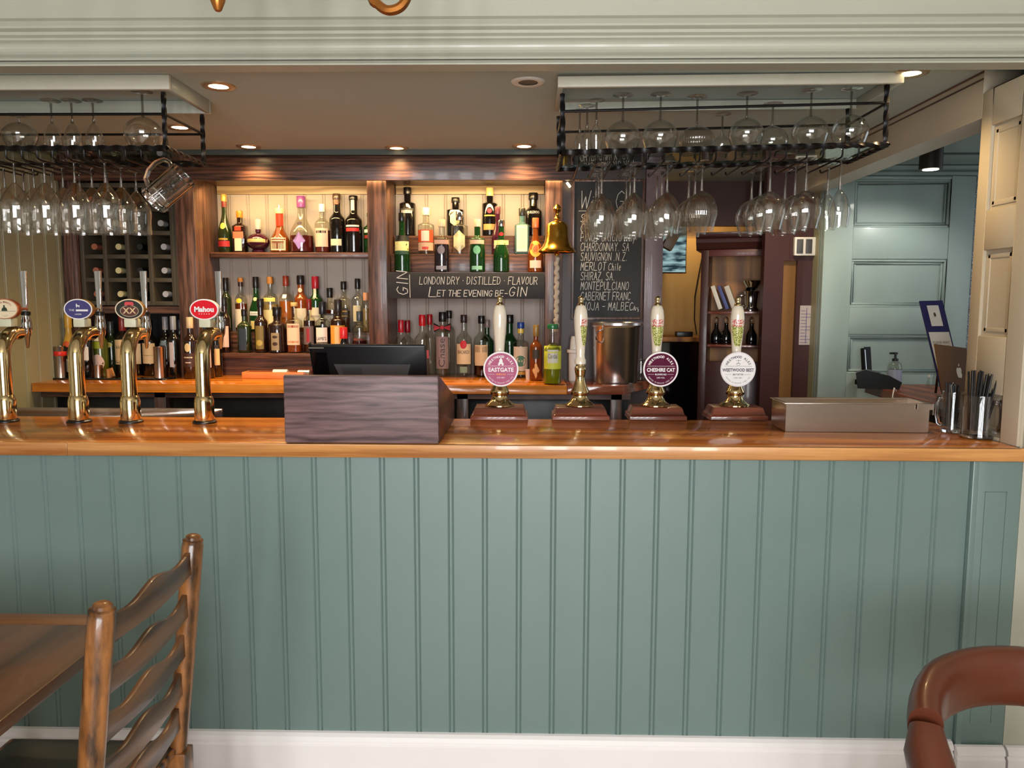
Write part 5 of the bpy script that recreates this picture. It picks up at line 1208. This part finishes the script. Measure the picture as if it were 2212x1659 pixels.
ap = [(0, .30), (.10, .34), (.22, .36), (.32, .30), (.36, .18), (.30, .10), (.29, -.02), (.35, -.12), (.28, -.26), (.18, -.36), (.06, -.33), (0, -.35), (-.10, -.34), (-.22, -.33), (-.32, -.18), (-.36, .04), (-.32, .22), (-.20, .34)]
m = MB(); m.add([LQ(.62 + a*.24, .58 + b*.24, .001) for a, b in ap], [tuple(range(len(ap)))]); m.add([LQ(.62 + a*.24, .58 + b*.24, .001) for a, b in ((.0, .40), (.03, .56), (.16, .64), (.13, .48))], [(0, 1, 2, 3)])
m.build('fruit_mark', WHITEP, lt, fixn=False)
kb = [Vector(LQ(0, 0)), Vector(LQ(1, 0))]; kz = DZ + .001
bq = [(kb[0].x, kb[0].y, kz), (kb[1].x, kb[1].y, kz), (kb[1].x + .03, kb[1].y + .2, kz), (kb[0].x + .03, kb[0].y + .2, kz)]
m = MB(); m.add(bq + [(a, b, c + .012) for a, b, c in bq], [(0, 1, 2, 3), (4, 5, 6, 7), (0, 1, 5, 4), (1, 2, 6, 5), (2, 3, 7, 6), (3, 0, 4, 7)]); m.build('keyboard_half', GREYP, lt)
cb = tag(MB().tube([(1.83, 1.50, 1.095), (1.80, 1.46, 1.115), (1.775, 1.42, 1.08), (1.772, 1.40, .95)], .003, 6).build('white_cable', WHITEP), 'thin white cable drooping over the left edge of the service desk', 'cable')

# ------------------------------------------------------------------ maroon passage and the tan room behind
YM = 2.10
mx0, mx1 = X(1650, YM, 600), tx0 - .002
struct(MB().box(mx0, X(1692, YM, 600), YM, YM + .06, 0, CEIL).box(X(1722, YM, 600), mx1, YM, YM + .06, 0, CEIL).box(X(1692, YM, 600), X(1722, YM, 600), YM, YM + .06, Zp(563, YM, 1700), CEIL).build('wall_maroon', DMAROON))
struct(MB().box(X(1692, YM, 600), X(1722, YM, 600), YM + .03, YM + .05, 0, Zp(563, YM, 1700)).build('trim_8', mat('ochre_strip', (120, 80, 26), .6)))
struct(MB().box(X(1764, YM - .05, 600), mx1, YM - .08, YM - .001, 0, CEIL).build('trim_9', OLIVE))
a, b = at(1716, 552, YM - .03), at(1763, 512, YM - .03)
sk_ = thing('wall_socket_box', 'white double switch box on the maroon wall under the flutes', 'switch', (a.x, YM - .001, a.z))
MB().box(0, b.x - a.x, -.03, 0, 0, b.z - a.z).build('box', WHITEP, sk_, .003)
MB().box(.010, .045, -.036, -.031, .012, b.z - a.z - .012).box(.060, .095, -.036, -.031, .012, b.z - a.z - .012).build('rocker', GREYP, sk_, .001)
a, b = at(1726, 745, YM - .01), at(1758, 660, YM - .01)
nt_ = thing('paper_notice', 'sheet of paper with blue ruled writing pinned to the maroon wall', 'notice', (a.x, YM - .003, a.z))
MB().box(0, b.x - a.x, -.001, .001, 0, b.z - a.z).build('sheet', paper((190, 176, 172)), nt_)
m = MB()
for k in range(11): m.box(.006, .05 + .02*math.sin(k*1.7), -.0016, -.0011, .012 + k*.018, .0145 + k*.018)
m.box(.036, .039, -.0016, -.0011, .01, .21); m.build('writing', paper((70, 66, 130)), nt_)
# dresser
dr = thing('glazed_dresser', 'dark mahogany dresser with open front, pewter and books on its shelves', 'dresser', (X(1588, 2.36, 600), 2.36, 0), (0, 0, -.32))
hz = Zp(545, 2.3, 1590); HWD = .155
MB().box(-HWD - .045, -HWD, -.02, .25, 0, hz + .02).box(HWD, HWD + .05, -.02, .25, 0, hz + .02).build('side', DMAROON, dr, .003)
MB().box(-HWD, HWD, -.02, .0, hz - .02, hz + .02).build('top_rail', MAROON, dr, .002)
MB().prism([(-.02, hz + .021), (.25, hz + .021), (.25, hz + .12), (-.075, hz + .12), (-.07, hz + .095), (-.05, hz + .085), (-.045, hz + .06), (-.03, hz + .045)], -HWD - .075, HWD + .08, 'yz').build('cornice', DMAROON, dr, .003)
MB().box(-HWD, HWD, .23, .25, .0, hz - .001).build('back_boards', PINE, dr)
z1, z2 = Zp(672, 2.4, 1590), Zp(745, 2.4, 1590)
MB().box(-HWD, HWD, .03, .229, z1 - .018, z1).build('shelf', MAHOG, dr, .002)
MB().box(-HWD, HWD, .03, .229, z2 - .018, z2).build('shelf', MAHOG, dr, .002)
MB().box(-HWD, HWD, -.01, .02, 0, z2 - .10).build('door', DMAROON, dr, .003)
Md = Matrix.Translation(dr.location) @ R(-.32, 'Z')
def in_dr(x, y, z): return tuple(Md @ Vector((x, y, z)))
for k, (ang, c, w_, lb) in enumerate(((-.35, (226, 220, 206), .024, 'cream paperback leaning in the dresser'), (-.38, (70, 80, 140), .020, 'blue book leaning in the dresser'), (-.36, (206, 200, 190), .03, 'grey-white book leaning nearest the pewter in the dresser'))):
    bo = tag(MB().box(-w_/2, w_/2, -.05, .05, 0, .15).build('book', paper(c), None, .001), lb, 'book', 'books in the dresser'); bo.location = in_dr(-.085 + k*.042, .11, z1 + .012); bo.rotation_euler = (0, ang, -.32)
pt = thing('pewter_tankard', 'shiny pewter tankard on the upper dresser shelf', 'tankard', in_dr(.09, .10, z1 + .0008))
MB().lathe([(.045, 0), (.047, .01), (.036, .025), (.042, .10), (.048, .12), (.044, .12), (.038, .10), (.033, .03), (.001, .03)], 24, None, None, True, False).build('body', CHROME, pt)
MB().tube([(-.040, 0, .095), (-.075, 0, .09), (-.08, 0, .05), (-.038, 0, .03)], .005, 8).build('handle', CHROME, pt)
pb = thing('pewter_bowl', 'small crumpled-looking pewter bowl stacked on the tankard', 'bowl', in_dr(.09, .10, z1 + .1225))
MB().lathe([(.02, 0), (.03, .004), (.052, .05), (.056, .062), (.05, .06), (.026, .012), (.001, .01)], 24, None, None, True, False).build('body', CHROME, pb)
for k, x in enumerate((-.11, -.05, .10)):
    t = thing('decanter', ['tall dark decanter at the left of the lower dresser shelf', 'dark cut-glass decanter, second on the lower dresser shelf', 'dark decanter at the right of the lower dresser shelf'][k], 'decanter', in_dr(x, .12, z2 + .0008), (0, 0, 0), 'decanters in the dresser')
    MB().lathe([(.03, 0), (.034, .01), (.032, .06), (.013, .095), (.011, .125), (.016, .13)], 20).build('body', BLACKG, t)
    MB().lathe([(.009, .1305), (.014, .145), (.012, .16), (.003, .168)], 14).build('stopper', THICK, t)
# tan wall, bulkhead, television, black cupboard
struct(MB().box(.66, 2.3, 3.30, 3.36, 0, CEIL).build('wall_tan', TAN))
struct(MB().box(2.24, 2.3, 2.15, 3.30, 0, CEIL).build('wall_passage', DMAROON))
struct(MB().box(X(1433, 2.6, 450), 2.2, 2.62, 2.68, Zp(487, 2.6, 1480), CEIL).build('trim_10', mat('bulkhead_brown', (70, 34, 26), .5)))
struct(MB().box(.66, .70, 2.10, 3.30, 0, CEIL).build('wall_inner', TAN))
a, b = at(1400, 590, 2.9), at(1487, 498, 2.9)
tv = thing('wall_television', 'wall television showing a blue-green picture, half hidden by the purple-brown post', 'television', (a.x, 2.9, a.z), (0, 0, .12))
MB().box(0, b.x - a.x, 0, .05, 0, b.z - a.z + .06).build('casing', BLACK, tv, .003)
m, nt, bs = nm('tv_picture'); bs.inputs['Base Color'].default_value = (0, 0, 0, 1); bs.inputs['Roughness'].default_value = .2
tc = N(nt, 'ShaderNodeTexCoord'); mp = N(nt, 'ShaderNodeMapping'); mp.inputs['Scale'].default_value = (6, 1, 26); no = N(nt, 'ShaderNodeTexNoise'); no.inputs['Scale'].default_value = 1.4
nt.links.new(tc.outputs['Object'], mp.inputs[0]); nt.links.new(mp.outputs[0], no.inputs['Vector'])
cr = N(nt, 'ShaderNodeValToRGB'); e = cr.color_ramp.elements; e[0].position = .40; e[0].color = lin((40, 62, 72)); e[1].position = .62; e[1].color = lin((170, 206, 206))
nt.links.new(no.outputs['Fac'], cr.inputs[0]); nt.links.new(cr.outputs[0], bs.inputs['Emission Color']); bs.inputs['Emission Strength'].default_value = .8
MB().box(.006, b.x - a.x - .006, -.002, 0, .008, b.z - a.z + .054).build('screen', m, tv)
MB().box(0, b.x - a.x, -.004, 0, 0, .007).build('chin_strip', CHROME, tv)
MB().box(.03, b.x - a.x - .03, .051, .39, .10, .16).build('wall_bracket', BLACK, tv)
bc_ = thing('black_cupboard', 'black cupboard with a wooden top under the television', 'cupboard')
zc = Zp(728, 2.9, 1480)
MB().box(.705, X(1522, 2.85, 700), 2.86, 3.29, 0, zc - .03).build('carcass', BLACKG, bc_, .002)
MB().box(.705, X(1524, 2.85, 700), 2.84, 3.295, zc - .0295, zc).build('top', PINE, bc_, .002)
rt = tag(MB().box(-.055, .055, -.04, .04, 0, .035).build('router_box', BLACK, None, .004), 'small black box on the cupboard under the television', 'box'); rt.location = (X(1477, 2.95, 720), 2.95, zc + .0008)
wc = tag(MB().tube([at(1521, 530, 3.29), at(1508, 600, 3.29), at(1501, 640, 3.29), at(1500, 690, 3.29), at(1505, 722, 3.29)], .004, 6).build('wall_cable', BLACK), 'thin black cable running down the tan wall beside the dresser', 'cable')
# camera-like box hanging off the post
p = at(1447, 522, 1.80)
cl = thing('camera_box', 'small tilted brown box on a bracket beside the purple-brown post', 'box', (p.x, 1.80, p.z), (0, math.radians(28), 0))
MB().box(-.028, .028, -.03, .03, -.042, .042).build('body', mat('brown_box', (86, 66, 38), .5), cl, .003)
MB().tube([(-.029, 0, .02), (-.055, -.06, .03), (-.062, -.085, .03)], .006, 8).build('bracket', CHROME, cl)

# ------------------------------------------------------------------ front room: table, ladder-back chair, tub chair, chandelier
tt = thing('pub_table', 'worn brown wooden table at the left with a breadboard end', 'table')
TX1, TY1, TX0, TY0 = -.972, -.505, -2.1, -1.9
MB().box(TX0, TX1, TY0, TY1 - .066, .72, .75).build('tabletop', wood('worn_table_boards', (60, 36, 20), (106, 68, 40), 'y', 20, 1.0, .36, .15, 3, .35), tt, .004)
MB().box(TX0, TX1, TY1 - .065, TY1, .72, .75).build('end_board', TABLEW, tt, .004)
MB().box(TX0 + .12, TX1 - .5, TY0 + .1, TY0 + .13, .62, .7195).box(TX0 + .12, TX1 - .5, TY1 - .16, TY1 - .13, .62, .7195).build('apron', TABLEW, tt)
for x in (TX0 + .1, TX1 - .56):
    for y in (TY0 + .08, TY1 - .19): MB().box(x, x + .06, y, y + .06, 0, .7195).build('leg', TABLEW, tt, .004)
ch = thing('ladder_back_chair', 'old ladder-back wooden chair with wavy slats, drawn up to the table', 'chair')
far_t, far_s, nr_t, nr_s = Vector((-.790, -.570, .975)), Vector((-.852, -.560, .45)), Vector((-.776, -.986, .975)), Vector((-.846, -.975, .45))
def lerp(a, b, t): return a + (b - a)*t
for tp, bs_ in ((far_t, far_s), (nr_t, nr_s)):
    m = MB(); d = (tp - bs_)
    pts = [bs_ - Vector((.004, 0, .02)), lerp(bs_, tp, .3), lerp(bs_, tp, .7), lerp(bs_, tp, .955), lerp(bs_, tp, .962), lerp(bs_, tp, .975), lerp(bs_, tp, .980), lerp(bs_, tp, .992), tp]
    m.tube(pts, [.0225, .0235, .0245, .0245, .0225, .0235, .018, .017, .011], 20); m.build('back_post', CHAIRW, ch)
    MB().box(bs_.x - .03, bs_.x + .025, bs_.y - .025, bs_.y + .025, 0, bs_.z - .02).build('rear_leg', CHAIRW, ch, .004)
hs = [.880, .680, .490, .305, .135]
for k, h_ in enumerate(hs):
    m = MB(); n = 28; vs = []
    for i in range(n + 1):
        u = i/n; base = lerp(lerp(far_s, far_t, h_), lerp(nr_s, nr_t, h_), u); bow_ = .008*math.sin(PI*u)
        tz = .026 + .006*math.cos(2*PI*u*2.0) + (.008*math.exp(-((u - .5)/.2)**2) if k == 0 else .003*math.cos(4*PI*u))
        bz = -.028 + .004*math.cos(2*PI*u*1.0)
        for dx, dz in ((-.006, bz), (.006, bz), (.006, tz), (-.006, tz)): vs.append((base.x + bow_ + dx, base.y, base.z + dz - .004))
    fs = [(i*4 + q, i*4 + (q + 1) % 4, (i + 1)*4 + (q + 1) % 4, (i + 1)*4 + q) for i in range(n) for q in range(4)]
    m.add(vs, fs, False); m.build('slat', SLATW, ch, .002)
for y in (-.57, -.965): MB().tube([(-1.25, y, .0), (-1.25, y, .42)], [.017, .021], 14).build('front_leg', CHAIRW, ch)
MB().box(-1.28, -.85, -.99, -.545, .425, .445).build('seat_frame', CHAIRW, ch, .006)
m = MB(); nx = ny = 14; vs = []
for j in range(ny + 1):
    for i in range(nx + 1):
        u, v = i/nx*2 - 1, j/ny*2 - 1
        q = (1 - abs(u)**6)*(1 - abs(v)**6); vs.append((-1.062 + u*.205, -.768 + v*.215, .4455 + .022*q + .016*math.exp(-((u + .75)**2*9 + (v - .75)**2*9))*q))
m.add(vs, [(j*(nx + 1) + i, j*(nx + 1) + i + 1, (j + 1)*(nx + 1) + i + 1, (j + 1)*(nx + 1) + i) for j in range(ny) for i in range(nx)], True)
m.build('seat_pad', SEATM, ch, fixn=False)
for y in (-.57, -.965): MB().tube([(-1.25, y, .2), (-.86, y, .2)], .010, 10).build('stretcher', CHAIRW, ch)

def sweep(pts, secs, n=20):
    """pts with per-point (half height, half thickness) of an upright rounded section"""
    mb = MB(); vs = []; fs = []; m = len(pts)
    for i, p in enumerate(pts):
        a = Vector(pts[max(0, i - 1)]); b = Vector(pts[min(m - 1, i + 1)]); t = (b - a).normalized(); p = Vector(p)
        side = t.cross(Vector((0, 0, 1))); side = side.normalized() if side.length > 1e-4 else Vector((1, 0, 0)); up = side.cross(t)
        hh, th = secs[i]
        for k in range(n):
            c, s = math.cos(2*PI*k/n), math.sin(2*PI*k/n); d = (abs(c)**2.6 + abs(s)**2.6)**(-1/2.6)
            vs.append(tuple(p + up*(s*d*hh) + side*(c*d*th)))
    for i in range(m - 1):
        for k in range(n): fs.append((i*n + k, i*n + (k + 1) % n, (i + 1)*n + (k + 1) % n, (i + 1)*n + k))
    mb.add(vs, fs, True); mb.add(vs[:n], [tuple(range(n))]); mb.add(vs[-n:], [tuple(range(n))]); return mb
def tub(loc, rot, label, sz=.93):
    t = thing('leather_tub_chair', label, 'chair', loc, (0, 0, rot)); t.scale = (1, 1, sz)
    # local: sitter faces -y; back at y = +.25
    A = [PI*(.10 + .80*k/20) for k in range(21)]
    back = [(.285*math.cos(a), -.02 + .27*math.sin(a), .665 + .04*math.sin(a)) for a in A]
    secs = [(.050 + .025*min(1, k/4, (20 - k)/4), .034) for k in range(21)]
    sweep(back, secs).build('back_pad', LEATHER, t)
    for s in (-1, 1):
        e = back[-1] if s < 0 else back[0]
        arm = [(e[0] + s*(-.001), e[1] - .0005, e[2] - .002), (e[0] + s*.012, e[1] - .03, e[2] - .035), (e[0] + s*.020, e[1] - .09, e[2] - .085), (e[0] + s*.010, e[1] - .16, e[2] - .115), (e[0] - s*.02, e[1] - .24, e[2] - .135), (e[0] - s*.05, e[1] - .29, e[2] - .15)]
        sweep(arm, [(.0485, .033), (.058, .041), (.052, .045), (.042, .046), (.036, .044), (.024, .03)]).build('arm_pad', LEATHER, t)
        q = [(e[0] - s*.006, e[1] + .012, e[2] - .03), (e[0] - s*.055, e[1] + .015, .36)]
        MB().tube(q, [.017, .020], 12).build('arm_post', mat('dark_turned_wood', (58, 32, 20), .35, 0, .2), t)
        for y in (-.22, .20): MB().tube([(s*.21, y, .38), (s*.25, y*1.15, 0)], [.022, .015], 12).build('leg', mat('dark_turned_wood', (58, 32, 20), .35), t)
    MB().lathe([(.23, .33), (.25, .345), (.25, .385), (.23, .41), (.12, .418), (.001, .42)], 40).build('seat', LEATHER, t)
    return t
tub((1.118, -.83, -.0), 0, 'brown leather tub chair with a rounded back pad at the lower right')
tub((-1.16, -1.315, 0), -PI/2, 'brown leather tub chair, just a sliver of it in the lower left corner', .90)

p = at(471, 24, -.585); cx, cy = p.x, -.585
c_ = thing('gilt_chandelier', 'antique gilt chandelier above the frame, only its centre tip and one arm bend in view', 'chandelier', (cx, cy, 2.30))
zt = p.z - 2.30
MB().lathe([(.006, zt), (.0085, zt + .003), (.016, zt + .022), (.020, zt + .05), (.026, zt + .07), (.03, zt + .11), (.04, zt + .16), (.03, zt + .21), (.015, .10), (.012, .40), (.05, .44), (.05, .4495)], 24).build('stem', BRONZE, c_)
for k, a in enumerate((0, math.radians(-62), math.radians(-124))):
    zl_ = at(800, 23, -.585).z - 2.30
    P_ = [(.03, .10), (.12, .13), (.22, .10), (.30, .075), (.335, .035), (.352, .012), (.375, zl_), (.404, zl_ + .010), (.420, zl_ + .045), (.418, zl_ + .11)]; P_ = [(r_, z_ if i_ in (0, 1, 2, 3, 6, 7, 8, 9) else zl_ + (.04 if i_ == 4 else .013)) for i_, (r_, z_) in enumerate(P_)]
    q = []
    for i in range(len(P_) - 1):
        for j in range(5):
            u = j/5; p0 = P_[max(0, i - 1)]; p1 = P_[i]; p2 = P_[i + 1]; p3 = P_[min(len(P_) - 1, i + 2)]
            f = lambda a_, b_, c0_, d_: .5*(2*b_ + (c0_ - a_)*u + (2*a_ - 5*b_ + 4*c0_ - d_)*u*u + (3*b_ - a_ - 3*c0_ + d_)*u**3)
            q.append((f(p0[0], p1[0], p2[0], p3[0]), f(p0[1], p1[1], p2[1], p3[1])))
    q.append(P_[-1])
    MB().tube([(r*math.cos(a), r*math.sin(a), z) for r, z in q], .0105, 8, False, True, None, 1.35).build('arm', BRONZE, c_)
    e = P_[-1]; MB().lathe([(.008, 0), (.03, .008), (.014, .014), (.014, .08)], 16, T((e[0]*math.cos(a), e[0]*math.sin(a), e[1] + .002))).build('candle_cup', BRONZE, c_)
